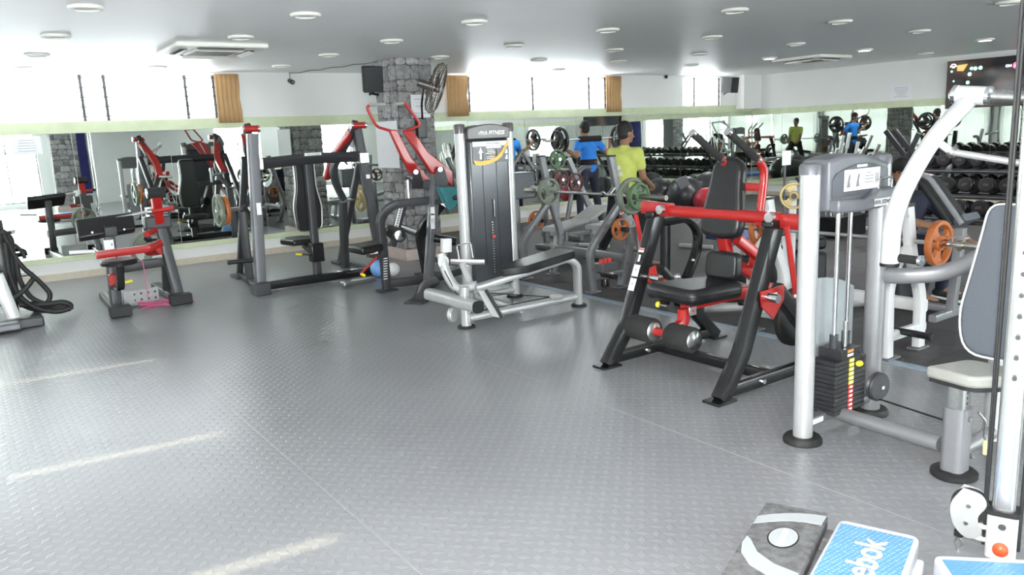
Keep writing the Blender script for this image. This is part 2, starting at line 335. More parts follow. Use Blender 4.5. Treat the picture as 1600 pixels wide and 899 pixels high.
# left wall and front wall, with the tall windows that light the room
def wall_open(name, x, y0, y1, ops, z0, z1, axis):
    b = B(); t = .2
    def bx(a, c, za, zb_):
        if axis == 'y': b.box((x, (a+c)/2, (za+zb_)/2), (t, c-a, zb_-za))
        else: b.box(((a+c)/2, x, (za+zb_)/2), (c-a, t, zb_-za))
    bx(y0, y1, 0, z0); bx(y0, y1, z1, H); e = [y0]+[v for p in ops for v in p]+[y1]
    for i in range(0, len(e), 2):
        if e[i+1]-e[i] > .01: bx(e[i], e[i+1], z0, z1)
    return struct(b.out(name, 'wall', smooth=False))
LW = [(-3.8, 1.2), (1.6, 8.9), (9.3, 11.4)]
FW = [(-2.6, 0.2), (.7, 2.3), (7.6, 9.2), (10.2, 12.6)]
wl = wall_open('wall_left', X0-.1, Y0-.2, Y1+.2, LW, .15, 2.35, 'y'); wf = wall_open('wall_front', Y0-.1, X0, X1, FW, .15, 2.35, 'x')
def plain_window(k, x, a, c, axis):
    fr = B(); z0, z1 = .15, 2.35
    for v in ((a+.02, c-.02) if c-a > 6 else (a+.02, (a+c)/2, c-.02)):
        fr.box((x, v, (z0+z1)/2) if axis == 'y' else (v, x, (z0+z1)/2), (.05, .04, z1-z0) if axis == 'y' else (.04, .05, z1-z0))
    for z in (z0+.02, 1.7, z1-.02):
        fr.box((x, (a+c)/2, z) if axis == 'y' else ((a+c)/2, x, z), (.05, c-a, .04) if axis == 'y' else (c-a, .05, .04))
    w_ = struct(fr.out('window_%d' % k, 'door', smooth=False))
    h_ = (c-a)/2-.04
    for v in ((a*3+c)/4, (a+c*3)/4): B().box((x, v, (z0+z1)/2) if axis == 'y' else (v, x, (z0+z1)/2), (.006, h_, z1-z0-.06) if axis == 'y' else (h_, .006, z1-z0-.06)).out('pane', 'clear', w_, smooth=False)
cg = bpy.data.materials.new('clear_glass'); cg.use_nodes = True; nn = cg.node_tree.nodes; nn.remove(nn['Principled BSDF'])
tp = nn.new('ShaderNodeBsdfTransparent'); tp.inputs[0].default_value = (.93, .96, .95, 1); gs = nn.new('ShaderNodeBsdfGlossy'); gs.inputs['Roughness'].default_value = .02; ms_ = nn.new('ShaderNodeMixShader'); ms_.inputs[0].default_value = .06
cg.node_tree.links.new(tp.outputs[0], ms_.inputs[1]); cg.node_tree.links.new(gs.outputs[0], ms_.inputs[2]); cg.node_tree.links.new(ms_.outputs[0], nn['Material Output'].inputs[0]); MT['clear'] = cg
k = 4
for a, c in LW: plain_window(k, X0-.1, a, c, 'y'); portal((X0-.22, (a+c)/2, 1.25), (0, -PI/2, 0), 2.2, c-a); k += 1
for a, c in FW: plain_window(k, Y0-.1, a, c, 'x'); portal(((a+c)/2, Y0-.22, 1.25), (PI/2, 0, 0), c-a, 2.2); k += 1
for a, c in op: portal(((a+c)/2, Y1+.22, (ZB+ZT)/2), (-PI/2, 0, 0), c-a, ZT-ZB)
bl = bpy.data.materials.new('added_blind_sheet'); bl.use_nodes = True; nn = bl.node_tree.nodes; nn.remove(nn['Principled BSDF'])
tr = nn.new('ShaderNodeBsdfTranslucent'); tr.inputs[0].default_value = (.26, .26, .26, 1); bl.node_tree.links.new(tr.outputs[0], nn['Material Output'].inputs[0]); MT['blind'] = bl
for i, (a, c) in enumerate(((-3.9, -1.4), (-1.38, 1.3), (1.5, 3.36), (3.44, 4.96), (5.04, 7.0), (7.08, 9.0), (9.2, 11.5))):  # unseen blinds, added so the sun enters only as strips through their gaps
    t = thing('added_blind', 'added pale translucent roller blind on the left windows, %s from the front wall' % 'first second third fourth fifth sixth seventh'.split()[i], 'blind', (X0+.06, (a+c)/2, .06), 'added roller blinds on the left windows')
    B().box((X0+.05, (a+c)/2, 1.25), (.003, c-a, 2.36)).out('sheet', 'blind', t, smooth=False); B().cyl((X0+.05, a, 2.44), (X0+.05, c, 2.44), .025).out('roller', 'grate', t); B().cyl((X0+.05, a, .075), (X0+.05, c, .075), .012).out('bottom_bar', 'grate', t)
# stone clad pillars
def stone_mat(nm, cols):
    m = bpy.data.materials.new(nm); m.use_nodes = True; n = m.node_tree.nodes; L = m.node_tree.links; b = n['Principled BSDF']; b.inputs['Roughness'].default_value = .75
    oi = n.new('ShaderNodeObjectInfo'); r = n.new('ShaderNodeValToRGB'); r.color_ramp.interpolation = 'LINEAR'
    r.color_ramp.elements[0].color = (*cols[0], 1); r.color_ramp.elements[1].color = (*cols[-1], 1)
    for i, c in enumerate(cols[1:-1]): e_ = r.color_ramp.elements.new((i+1)/(len(cols)-1)); e_.color = (*c, 1)
    L.new(oi.outputs['Random'], r.inputs[0]); tc = n.new('ShaderNodeTexCoord'); t = n.new('ShaderNodeTexNoise'); t.inputs['Scale'].default_value = 22; t.inputs['Detail'].default_value = 7; L.new(tc.outputs['Object'], t.inputs['Vector'])
    mx = n.new('ShaderNodeMix'); mx.data_type = 'RGBA'; mx.blend_type = 'MULTIPLY'; mx.inputs['Factor'].default_value = .75; rr = n.new('ShaderNodeValToRGB'); rr.color_ramp.elements[0].position = .35; rr.color_ramp.elements[0].color = (.45, .45, .45, 1); rr.color_ramp.elements[1].position = .65
    L.new(t.outputs['Fac'], rr.inputs[0]); L.new(r.outputs[0], mx.inputs['A']); L.new(rr.outputs[0], mx.inputs['B']); L.new(mx.outputs['Result'], b.inputs['Base Color'])
    bp = n.new('ShaderNodeBump'); bp.inputs['Strength'].default_value = .8; bp.inputs['Distance'].default_value = .012; L.new(t.outputs['Fac'], bp.inputs['Height']); L.new(bp.outputs[0], b.inputs['Normal']); return m
MT['stone'] = stone_mat('grey_stone', [(.24, .24, .25), (.42, .41, .41), (.32, .31, .31), (.50, .49, .48), (.37, .37, .39)])
MT['mortar'] = mat('dark_joint', (.13, .125, .125), .9, noise=.3)
def stone_face(parent, org, du, wdt, hgt, nrm, z0=0):
    """irregular courses of separate stones on one face"""
    z = z0; du = V(du); nrm = V(nrm); org = V(org)
    while z < hgt-.03:
        ch = random.uniform(.11, .21); ch = min(ch, hgt-z); 
        if hgt-(z+ch) < .05: ch = hgt-z
        u = 0
        while u < wdt-.02:
            cw = random.uniform(.11, .27); 
            if wdt-(u+cw) < .07: cw = wdt-u
            d = random.uniform(.012, .032); g_ = .0045
            sub = [(u, z, cw, ch)]
            if cw < .18 and ch > .15 and random.random() < .5: sub = [(u, z, cw, ch/2), (u, z+ch/2, cw, ch/2)]
            for (a, zz, w2, h2) in sub:
                n = 4; bb = B(); grid = []
                for i in range(n):
                    row = []
                    for j in range(n):
                        fu, fv = i/(n-1), j/(n-1); ed = (i in (0, n-1)) or (j in (0, n-1)); co = (i in (0, n-1)) and (j in (0, n-1))
                        pu = a+g_+fu*(w2-2*g_); pv = zz+g_+fv*(h2-2*g_)
                        if co: pu += (.5-fu)*.022*random.uniform(.3, 1.2); pv += (.5-fv)*.022*random.uniform(.3, 1.2)
                        pu += random.uniform(-.006, .006)*(0 if a < .01 or a+w2 > wdt-.01 else 1); pv += random.uniform(-.006, .006)
                        dd = d*(.35 if ed else 1)+random.uniform(-.005, .007)
                        row.append(bb.bm.verts.new(org+du*pu+V((0, 0, pv))+nrm*dd))
                    grid.append(row)
                for i in range(n-1):
                    for j in range(n-1): bb.bm.faces.new((grid[i][j], grid[i+1][j], grid[i+1][j+1], grid[i][j+1]))
                ring = [grid[i][0] for i in range(n)]+[grid[n-1][j] for j in range(1, n)]+[grid[i][n-1] for i in range(n-2, -1, -1)]+[grid[0][j] for j in range(n-2, 0, -1)]
                low = [bb.bm.verts.new(v.co-nrm*(nrm.dot(v.co-org)+.004)) for v in ring]
                for i in range(len(ring)): bb.bm.faces.new((ring[i], low[i], low[(i+1) % len(ring)], ring[(i+1) % len(ring)]))
                bb.out('stone', 'stone', parent, smooth=False)
            u += cw
        z += ch
def pillar(x0, x1, y0, y1, name, label, faces):
    p = struct(B().box(((x0+x1)/2, (y0+y1)/2, H/2), (x1-x0, y1-y0, H)).out(name, 'mortar', smooth=False))
    B().box(((x0+x1)/2, (y0+y1)/2, .075), (x1-x0+.12, y1-y0+.12, .15)).out('plinth', 'tile2', p, bev=.004)
    if 'f' in faces: stone_face(p, (x0, y0, 0), (1, 0, 0), x1-x0, H-.15, (0, -1, 0), .15) if False else stone_face(p, (x0, y0, 0), (1, 0, 0), x1-x0, H, (0, -1, 0), .15)
    if 'l' in faces: stone_face(p, (x0, y1, 0), (0, -1, 0), y1-y0, H, (-1, 0, 0), .15)
    if 'b' in faces: stone_face(p, (x1, y1, 0), (-1, 0, 0), x1-x0, H, (0, 1, 0), .15)
    if 'r' in faces: stone_face(p, (x1, y0, 0), (0, 1, 0), y1-y0, H, (1, 0, 0), .15)
    return p
MT['tile2'] = mat('pinkish_plinth_tile', (.55, .45, .40), .4, noise=.08)
pillar(4.97, 5.50, 9.50, 10.10, 'pillar', '', 'flbr')
pillar(2.45, 3.1, -2.6, -2.0, 'pillar', '', 'b')
# ------------------------------------------------------------------ red and black crunch machine
def pad(b, pts, th, nrm):
    """thick upholstered pad from a planar outline"""
    return b.prism(pts, V(nrm).normalized()*th)
def ab_machine():
    t = thing('crunch_machine', 'black and red plate-loaded crunch machine with overhead grips and foot rollers', 'exercise machine', (4.1, 3.5, 0))
    for Y in (4.0, 3.0):
        B().bar([(3.60, Y, .01), (3.79, Y, .26), (4.10, Y, 1.03)], .075, .105, .05, ref=(0, 1, 0)).out('front_leg', 'black', t, bev=0)
        B().box((3.60, Y, .008), (.17, .13, .016)).out('foot_plate', 'black', t, bev=.004)
        B().bar([(4.74, Y, .02), (4.12, Y, .62)], .07, .09, 0, ref=(0, 1, 0)).out('rear_leg', 'black', t)
        B().box((4.74, Y, .008), (.15, .12, .016)).out('foot_plate', 'black', t, bev=.004)
        B().bar([(3.66, Y, .055), (4.72, Y, .055)], .06, .075, ref=(0, 1, 0)).out('side_rail', 'black', t)
        for x in (3.97, 4.35): B().cyl((x, Y-.045, .055), (x, Y-.03, .055), .016, n=8).out('bolt', 'chrome', t)
        B().box((4.08, Y, 1.035), (.12, .085, .04)).out('leg_cap', 'black', t, bev=.008)
    B().bar([(4.1, 3.97, .055), (4.1, 3.03, .055)], .06, .07).out('crossbar', 'black', t)
    # swinging red movement arm across the top
    B().bar([(4.12, 4.14, 1.075), (4.12, 3.88, 1.065)], .075, .09, ref=(1, 0, 0)).out('pivot_bracket', 'red', t)
    B().tube([(4.12, 3.98, 1.06), (4.12, 2.98, 1.06)], .040, n=16).out('cross_tube', 'red', t)
    B().bar([(4.12, 3.14, 1.05), (4.12, 2.80, 1.045)], .06, .10, ref=(1, 0, 0), r=.03).out('pivot_bracket', 'red', t)
    for y in (3.9, 2.99):
        B().cyl((4.05, y, 1.075), (4.02, y, 1.075), .032, n=16).out('pivot_bolt', 'chrome', t)
    for s_, y in ((1, 3.45), (-1, 3.17)):
        arm = B().tube([(4.17, y, 1.05), (4.21, y, 1.27), (4.21, y, 1.36), (4.13, y, 1.43)], .026, .06).out('handle_arm', 'red', t)
        q0 = V((4.14, y, 1.42)); q1 = V((3.87, y, 1.59))
        B().cyl(q0, q1, .024).out('foam_grip', 'foam', t); B().cyl(q1, q1+(q1-q0).normalized()*.02, .026).out('grip_cap', 'chrome', t)
        B().cyl(q0-(q1-q0).normalized()*.012, q0+(q1-q0).normalized()*.008, .028).out('grip_collar', 'chrome', t)
    B().bar([(4.21, 3.45, 1.24), (4.21, 3.17, 1.24)], .035, .05).out('arm_brace', 'red', t)
    # thin push rods to the levers
    for y, sgn in ((2.86, -1), (4.13, 1)):
        B().cyl((4.02, y, 1.03), (4.13, y, .60), .017, n=12).out('push_rod', 'red', t)
        if sgn > 0: y = 3.83
        B().prism([*([(3.90, y+.09, .64), (4.13, y+.09, .65), (4.13, y+.09, .56), (4.03, y+.09, .45), (3.92, y+.09, .54)] if sgn < 0 else [(3.93, y+.09, .58), (3.95, y+.09, .67), (4.0, y+.09, .68), (4.02, y+.09, .60), (4.12, y+.09, .56), (3.96, y+.09, .53)])], (0, .012, 0)).out('lever_plate', 'red', t)
        B().cyl((3.96, y-.0, .60), (3.96, y+.15, .60), .028).out('lever_bolt', 'chrome', t); B().sph((4.13, y, .59), .025, seg=12).out('rod_end', 'chrome', t)
    lb = B().box((4.02, 2.941, .60), (.07, .004, .03)); lb.out('warning_sticker', 'whitep', t, smooth=False); B().box((4.01, 2.938, .60), (.03, .004, .024)).out('warning_sticker', 'orangep', t, smooth=False)
    # back pad, lumbar pad, seat
    def tilt_pad(name, outline, o, up, nrm, th, bev, m='pad'):
        up = V(up).normalized(); nr = V(nrm).normalized(); side = up.cross(nr).normalized(); o = V(o)
        return pad(B(), [o+side*u+up*v for u, v in outline], th, nr).out(name, m, t, bev=bev, seg=3)
    out_ = fillet([(-.13, -.02, 0), (-.10, .5, 0), (.10, .5, 0), (.13, -.02, 0), (.16, -.22, 0), (-.16, -.22, 0), (-.13, -.02, 0)], .09, 5)[1:-1]
    out_ = [(.125*math.cos(PI*i/10), .22+.11*math.sin(PI*i/10)) for i in range(11)]+[(p.x, p.y) for p in fillet([(-.125, .2, 0), (-.135, .10, 0), (-.165, -.05, 0), (-.16, -.20, 0), (0, -.215, 0), (.16, -.20, 0), (.165, -.05, 0), (.135, .10, 0), (.125, .2, 0)], .07, 4)]; _un = [(p.x, p.y) for p in fillet([(0, .32, 0), (.13, .32, 0), (.125, .15, 0), (.165, -.02, 0), (.15, -.20, 0), (-.15, -.20, 0), (-.165, -.02, 0), (-.125, .15, 0), (-.13, .32, 0), (0, .32, 0)], .10, 4)][:-1]
    tilt_pad('back_pad', out_, (4.15, 3.43, 1.11), (.2, 0, 1), (-1, 0, .2), .09, .032)
    tilt_pad('lumbar_pad', [(p.x, p.y) for p in fillet([(0, .09, 0), (.125, .09, 0), (.135, -.01, 0), (.13, -.10, 0), (0, -.105, 0), (-.13, -.10, 0), (-.135, -.01, 0), (-.125, .09, 0), (0, .09, 0)], .06, 4)][:-1], (4.18, 3.46, .715), (.12, 0, 1), (-1, 0, .12), .085, .025)
    seat = fillet([(4.20, 3.34, .57), (4.20, 3.56, .57), (4.14, 3.62, .57), (3.72, 3.78, .57), (3.68, 3.30, .57), (4.14, 3.26, .57), (4.20, 3.34, .57)], .10, 4)[:-1]
    pad(B(), seat, .105, (0, 0, 1)).out('seat', 'pad', t, bev=.04, seg=3)
    # red central frame
    B().bar([(3.84, 3.5, .49), (4.28, 3.5, .49), (4.75, 3.5, .46)], .075, .085, .06, ref=(0, 1, 0)).out('seat_beam', 'red', t)
    B().bar([(4.70, 3.5, .47), (4.50, 3.5, .62), (4.27, 3.5, .72), (4.22, 3.5, .93)], .07, .07, .12, ref=(0, 1, 0)).out('curved_back_support', 'red', t)
    B().bar([(4.27, 3.42, .88), (4.52, 3.38, .70)], .06, .07, ref=(0, 1, 0)).out('back_link', 'red', t)
    B().cyl((4.50, 3.33, .69), (4.50, 3.47, .69), .045).out('link_hub', 'red', t)
    B().bar([(3.80, 3.47, .47), (3.80, 3.47, .37), (3.66, 3.47, .33)], .05, .075, .09, ref=(0, 1, 0)).out('roller_bracket', 'red', t)
    B().cyl((3.62, 3.66, .335), (3.62, 3.28, .335), .026).out('roller_axle', 'red', t)
    for a, c in ((3.76, 3.56), (3.42, 3.22)):
        rl = B().lathe((3.62, a, .335), (0, -1, 0), [(.03, 0), (.074, .0), (.083, .012), (.083, a-c-.012), (.074, a-c), (.03, a-c)], 28).out('foot_roller', 'foam', t)
        for yy, d in ((a, 1), (c, -1)):
            B().lathe((3.62, yy, .335), (0, d, 0), [(.03, .0), (.064, 0), (.058, .006), (.03, .010), (.026, .012)], 24).out('roller_cap', 'steel', rl)
            for k in range(16):
                an = 2*PI*k/16; B
    B().cyl((3.78, 3.60, .47), (3.78, 3.66, .47), .012, n=10).out('adjuster_stem', 'steel', t); B().sph((3.78, 3.68, .47), .022, (1, .7, 1), seg=12).out('adjuster_knob', 'yellow', t)
    B().box((3.84, 3.43, .455), (.07, .012, .06)).out('adjuster_plate', 'steel', t, bev=.004)
    B().cyl((3.84, 3.42, .455), (3.84, 3.415, .455), .008, n=10).out('plate_rivet', 'redp', t)
    # left leg decals, facing the camera on the left leg's wide face
    def on_leg(z, w_, h_, m, Y=4.0, off=.001):
        f = (z-.26)/.77; x = 3.79+f*.31; n_ = V((-.77, 0, .31)).normalized(); uu = V((.31, 0, .77)).normalized(); c = V((x, Y, z))+n_*(.0525+off)
        sd = V((0, 1, 0)); q = [c-sd*w_/2-uu*h_/2, c+sd*w_/2-uu*h_/2, c+sd*w_/2+uu*h_/2, c-sd*w_/2+uu*h_/2]
        return B().prism(q, n_*.002)
    on_leg(.77, .05, .030, 'whitep').out('warning_label', 'whitep', t, smooth=False); on_leg(.775, .048, .012, 'redp', off=.002).out('warning_label', 'redp', t, smooth=False)
    on_leg(.715, .018, .05, '').out('figure_decal', 'whitep', t, smooth=False)
    on_leg(.63, .060, .085, '').out('instruction_card', 'paper', t, smooth=False); on_leg(.535, .060, .09, '').out('instruction_card', 'paper', t, smooth=False)
    on_leg(.635, .008, .016, '', off=.002).out('print', 'ink', t, smooth=False); on_leg(.54, .008, .016, '', off=.002).out('print', 'ink', t, smooth=False)
    # storage peg with a rubber plate behind the right leg
    p = tag(B().lathe((4.55, 3.16, .34), (0, -1, 0), [(.02, -.02), (.19, -.025), (.2, -.015), (.2, .015), (.19, .025), (.02, .02)], 32).out('weight_plate', 'rubber'), 'plain black rubber weight plate low behind the right leg of the crunch machine', 'weight plate')
    B().cyl((4.55, 3.24, .34), (4.55, 3.02, .34), .024).out('plate_peg', 'chrome', t); B().bar([(4.55, 3.24, .34), (4.62, 3.0, .14)], .04, .04).out('peg_strut', 'black', t)
ab_machine()
# ------------------------------------------------------------------ barbell rack
def bench_station(dx, dy, m, name, label, top, sp, tall=True):
    t = thing(name, label, 'barbell rack', (5.5+dx, 6.55+dy, 0))
    def P(x, y, z): return (x+dx, y+dy, z)
    for Y in (6.0, 6.0+sp):
        if tall:
            B().bar([P(5.50, Y, top), P(5.63, Y, .83), P(5.77, Y, .42), P(5.61, Y, .02)], .06, .085, .14, ref=(0, 1, 0), r=.02).out('upright', m, t)
            B().bar([P(5.22, Y, .02), P(5.19, Y, .44), P(5.33, Y, .58), P(5.60, Y, .86)], .06, .085, .16, ref=(0, 1, 0), r=.02).out('curved_brace', m, t)
            for x, z in ((5.555, 1.15), (5.62, .9), (5.70, .65), (5.75, .45), (5.68, .25), (5.35, .60), (5.2, .25)): B().cyl(P(x, Y-.033, z), P(x, Y-.029, z), .009, n=8).out('rivet', 'chrome', t)
            B().box(P(5.50, Y, top+.004), (.09, .065, .02)).out('end_cap', 'black', t)
            hk = B().bar([P(5.54, Y, 1.05), P(5.44, Y, .97), P(5.38, Y, 1.02)], .05, .022, .03, ref=(0, 1, 0)).out('bar_hook', 'steel', t)
        else:
            B().bar([P(5.36, Y, top), P(5.44, Y, .70), P(5.60, Y, .40), P(5.61, Y, .02)], .065, .09, .1, ref=(0, 1, 0), r=.02).out('upright', m, t)
            B().bar([P(5.20, Y, .02), P(5.17, Y, .52), P(5.28, Y, .70), P(5.46, Y, .76)], .06, .085, .14, ref=(0, 1, 0), r=.02).out('curved_brace', m, t)
            B().box(P(5.355, Y, top+.004), (.10, .07, .02)).out('end_cap', 'black', t)
            B().cyl(P(5.33, Y-.034, top-.07), P(5.33, Y-.03, top-.07), .012, n=6).out('bolt', 'steel', t)
        B().bar([P(5.21, Y, .16), P(5.66, Y, .16)], .05, .07, ref=(0, 1, 0), r=.015).out('foot_tie', m, t)
        for x in (5.22, 5.61): B().box(P(x, Y, .008), (.16, .09, .016)).out('foot_plate', 'dgrey', t, bev=.004)
        # spare plate peg
        for z, x in ((.64, 5.50), (.18, 5.33)):
            k_ = -1 if Y == 6.0 else 1
            B().cyl(P(x, Y-.03*k_, z), P(x, Y+.22*k_, z), .024).out('plate_peg', 'black', t); B().cyl(P(x, Y+.22*k_, z), P(x, Y+.235*k_, z), .028).out('peg_cap', 'rubber', t)
    B().bar([P(5.68, 6.0, .30), P(5.68, 6.0+sp, .30)], .07, .09, r=.015).out('crossbar', m, t)
    lab = B().box(P(5.45, 5.973, .165), (.07, .004, .03)).out('label', 'whitep', t, smooth=False)
    if tall: B().box(P(5.62, 5.967, .795), (.07, .004, .03), rot=Matrix.Rotation(-.3, 3, 'Y')).out('label', 'whitep', t, smooth=False); B().box(P(5.605, 5.965, .795), (.03, .004, .026), rot=Matrix.Rotation(-.3, 3, 'Y')).out('label', 'redp', t, smooth=False)
    return t
bench_station(0, 0, 'dgrey2', 'barbell_rack', 'grey barbell rack with curved uprights behind the cable row machine', 1.37, 1.15)
bench_station(-.1, -3.2, 'white', 'barbell_rack', 'white barbell rack with short uprights behind the silver press machine', 1.05, 1.12, tall=False)
def barbell(x, z, y0, y1, name_label, group=None):
    t = thing('barbell', name_label, 'barbell', (x, (y0+y1)/2, z), group)
    L = y1-y0
    B().cyl((x, y0+.35, z), (x, y1-.35, z), .015, n=14).out('bar', 'steel', t)
    for a, c in ((y0, y0+.42), (y1, y1-.42)):
        s_ = 1 if c > a else -1
        B().lathe((x, a, z), (0, s_, 0), [(.014, 0), (.025, .0), (.025, .40), (.037, .40), (.037, .43), (.016, .435)], 18).out('sleeve', 'rod', t)
    return t
def wplate(c, axis, r, th, m, label, group=None): return tag(plate_geo(c, axis, r, th).out('weight_plate', m), label, 'weight plate', group)
bx, bz = 5.42, .99
barbell(bx, bz, 5.16, 7.36, 'long steel barbell racked on the grey barbell rack')
wplate((bx, 5.52, bz), (0, 1, 0), .135, .045, 'green', 'green grip plate, outer one on the near end of the racked barbell')
wplate((bx, 5.62, bz), (0, 1, 0), .18, .05, 'grplate', 'larger pale green plate behind the outer green one on the near barbell end')
wplate((bx, 6.93, bz), (0, 1, 0), .15, .045, 'grplate', 'pale green plate on the far end of the racked barbell')
wplate((5.49, 5.86, .64), (0, 1, 0), .115, .03, 'orange', 'orange grip plate on the peg of the grey barbell rack, near side')
wplate((5.50, 7.28, .64), (0, 1, 0), .11, .03, 'orange', 'orange grip plate on the peg of the grey barbell rack, far side')
bx, bz = 5.33, .80
barbell(bx, bz, 2.05, 4.25, 'steel barbell racked on the white barbell rack')
wplate((bx, 2.61, bz), (0, 1, 0), .155, .045, 'orange', 'orange grip plate on the near end of the white barbell rack')
wplate((bx, 4.02, bz), (0, 1, 0), .155, .045, 'orange', 'orange grip plate on the far end of the white rack')
clip = B().tube([(bx+.02, 2.56, bz+.05), (bx+.02, 2.42, bz+.05), (bx-.02, 2.42, bz+.05), (bx-.02, 2.56, bz+.05)], .004, .01, n=6); clip.lathe((bx, 2.57, bz), (0, -1, 0), [(.026, 0), (.034, 0), (.034, .03), (.026, .03)], 14)
tag(clip.out('spring_collar', 'chrome'), 'chrome spring collar clipped on the barbell beside the orange plate', 'collar')
gp = PX(1240, 305, 5.6)
gt = thing('plate_tree', 'white plate rack post carrying a khaki plate behind the silver press', 'plate rack', (gp.x+.05, gp.y+.05, 0))
B().bar([(gp.x+.06, gp.y+.05, .02), (gp.x+.02, gp.y+.02, 1.16)], .06, .06).out('post', 'white', gt); B().box((gp.x+.06, gp.y+.05, .02), (.3, .5, .04)).out('base', 'white', gt, bev=.01); B().cyl((gp.x+.03, gp.y+.02, gp.z), (gp.x-.11, gp.y-.08, gp.z), .022).out('peg', 'black', gt)
wplate((gp.x-.04, gp.y-.03, gp.z), (.8, .6, 0), .11, .03, 'gold', 'khaki gold grip plate hanging on the white rack post')
# ------------------------------------------------------------------ seated cable row
def cable_row():
    t = thing('cable_row', 'silver seated cable row machine with dark shrouded weight tower and black bench', 'exercise machine', (4.1, 6.0, 0))
    Yt = 6.45
    for x in (4.0, 4.56):
        B().cyl((x, Yt, .0), (x, Yt, 1.70), .052, n=28).out('tower_post', 'silver', t); bb = B(); foot(bb, (x, Yt, 0), .085); bb.out('foot_disc', 'rubber', t)
        B().lathe((x, Yt, 1.66), (0, 0, 1), [(.056, 0), (.056, .07), (.05, .085), (.02, .09)], 28).out('post_cap', 'capd', t)
    B().prism([(4.04, Yt, .16), (4.52, Yt, .16), (4.52, Yt, 1.60), (4.04, Yt, 1.60)], (0, .14, 0)).out('shroud', 'shroud', t, bev=.03)
    for x in (4.20, 4.36): B().box((x, Yt-.073, .95), (.012, .006, 1.1)).out('shroud_groove', 'shroud', t, bev=.002)
    # arched head with the maker's name
    arc = [(4.04, Yt, 1.60)]+[(4.04+.48*i/10, Yt, 1.705+.035*math.sin(PI*i/10)) for i in range(11)]+[(4.52, Yt, 1.60)]
    B().prism(arc, (0, .17, 0)).out('head_cover', 'capd', t, bev=.01)
    text('VIVA FITNESS', (4.30, Yt-.088, 1.655), (1, 0, 0), (0, 0, 1), .052, 'whitep', t, font_shear=.25, bold=.0012)
    yb = Yt-.074
    B().box((4.30, yb, 1.475), (.42, .004, .20)).out('instruction_board', 'tvb', t, smooth=False)
    B().box((4.30, yb-.003, 1.555), (.42, .004, .045)).out('title_strip', 'whitep', t, smooth=False)
    B().box((4.33, yb-.003, 1.52), (.17, .003, .018)).out('title_strip', 'whitep', t, smooth=False)
    text('VIVA FITNESS', (4.32, yb-.006, 1.555), (1, 0, 0), (0, 0, 1), .026, 'ink', t)
    c_ = [(4.09, 1.405), (4.17, 1.392), (4.27, 1.40), (4.36, 1.43), (4.42, 1.48), (4.47, 1.55), (4.51, 1.585), (4.51, 1.545), (4.465, 1.50), (4.42, 1.43), (4.36, 1.39), (4.27, 1.362), (4.17, 1.352), (4.11, 1.36)]
    B().prism([(x, yb-.006, z) for x, z in c_], (0, .003, 0)).out('amber_swoosh', 'goldp', t, smooth=False)
    B().prism([(x, yb-.005, z) for x, z in ((4.165, 1.41), (4.19, 1.41), (4.19, 1.47), (4.205, 1.47), (4.178, 1.525), (4.15, 1.47), (4.165, 1.47))], (0, .003, 0)).out('arrow_print', 'whitep', t, smooth=False)
    for i in range(6): B().box((4.29+.01*(i % 2), yb-.005, 1.495-i*.016), (.07+.02*(i % 3), .003, .006)).out('print_line', 'whitep' if i != 3 else 'orangep', t, smooth=False)
    for z in (1.455, 1.40):
        B().prism([(x, yb-.005, z+q) for x, q in ((4.455, 0), (4.49, 0), (4.488, .035), (4.478, .045), (4.468, .03))], (0, .003, 0)).out('figure_print', 'whitep', t, smooth=False)
    # weight selector seen through the front
    for i in range(20): B().box((4.275, yb-.004, .80-i*.026), (.012, .004, .012)).out('stack_number', 'steel', t, smooth=False)
    B().sph((4.275, yb-.02, .66), .017, seg=12).out('selector_knob', 'redp', t); B().cyl((4.30, yb-.01, .85), (4.30, yb-.01, 1.02), .008, n=8).out('guide_rod', 'chrome', t)
    # floor frame
    B().tube([(3.50, 5.66, .09), (4.72, 5.66, .09)], .036).out('base_rail', 'silver', t)
    B().tube([(4.08, 5.68, .07), (4.10, 6.42, .07)], .036).out('base_crosstube', 'silver', t); B().tube([(4.05, 6.44, .08), (4.54, 6.44, .08)], .036).out('tower_foot_rail', 'silver', t)
    B().tube([(3.50, 5.70, .02), (3.50, 5.70, .36)], .045, n=20).out('front_post', 'silver', t); bb = B(); foot(bb, (3.50, 5.70, 0), .08); bb.out('foot_disc', 'rubber', t); bb = B(); foot(bb, (4.73, 5.64, 0), .075); bb.out('foot_disc', 'rubber', t)
    B().bar([(3.58, 5.66, .34), (4.10, 5.66, .40), (4.62, 5.66, .47), (4.73, 5.65, .40), (4.73, 5.65, .02)], .085, .06, .14, ref=(0, 1, 0), r=.02).out('bench_rail', 'silver', t)
    pts = fillet([(4.05, 5.51, 0), (4.62, 5.51, 0), (4.62, 5.81, 0), (4.05, 5.81, 0), (3.84, 5.66, 0), (4.05, 5.51, 0)], .06, 3)[:-1]
    R = Matrix.Rotation(-.12, 3, 'Y'); c0 = V((4.3, 5.66, .49))
    pad(B(), [c0+R @ (V(p)-V((4.3, 5.66, 0))) for p in pts], .07, R @ V((0, 0, 1))).out('seat_pad', 'pad', t, bev=.018, seg=3)
    # foot rest box, footplate and curved pulley arm
    B().sweep([(3.40, 6.16, .25), (3.46, 5.44, .23)], rrect(.10, .105, .035, 5), ref=(0, 0, 1)).out('foot_box', 'silver', t); B().sweep([(3.46, 5.442, .23), (3.461, 5.425, .2295)], rrect(.102, .107, .035, 5), ref=(0, 0, 1)).out('box_end_cap', 'rubber', t)
    B().prism([PY(746, 453, 5.52), PY(759, 454, 5.50), PY(781, 497, 5.40), PY(768, 494, 5.42)], (.003, .014, .003)).out('foot_plate', 'silver', t, bev=.004); B().bar([PY(759, 453, 5.48), PY(785, 497, 5.38)], .016, .03).out('tread_edge', 'rubber', t)
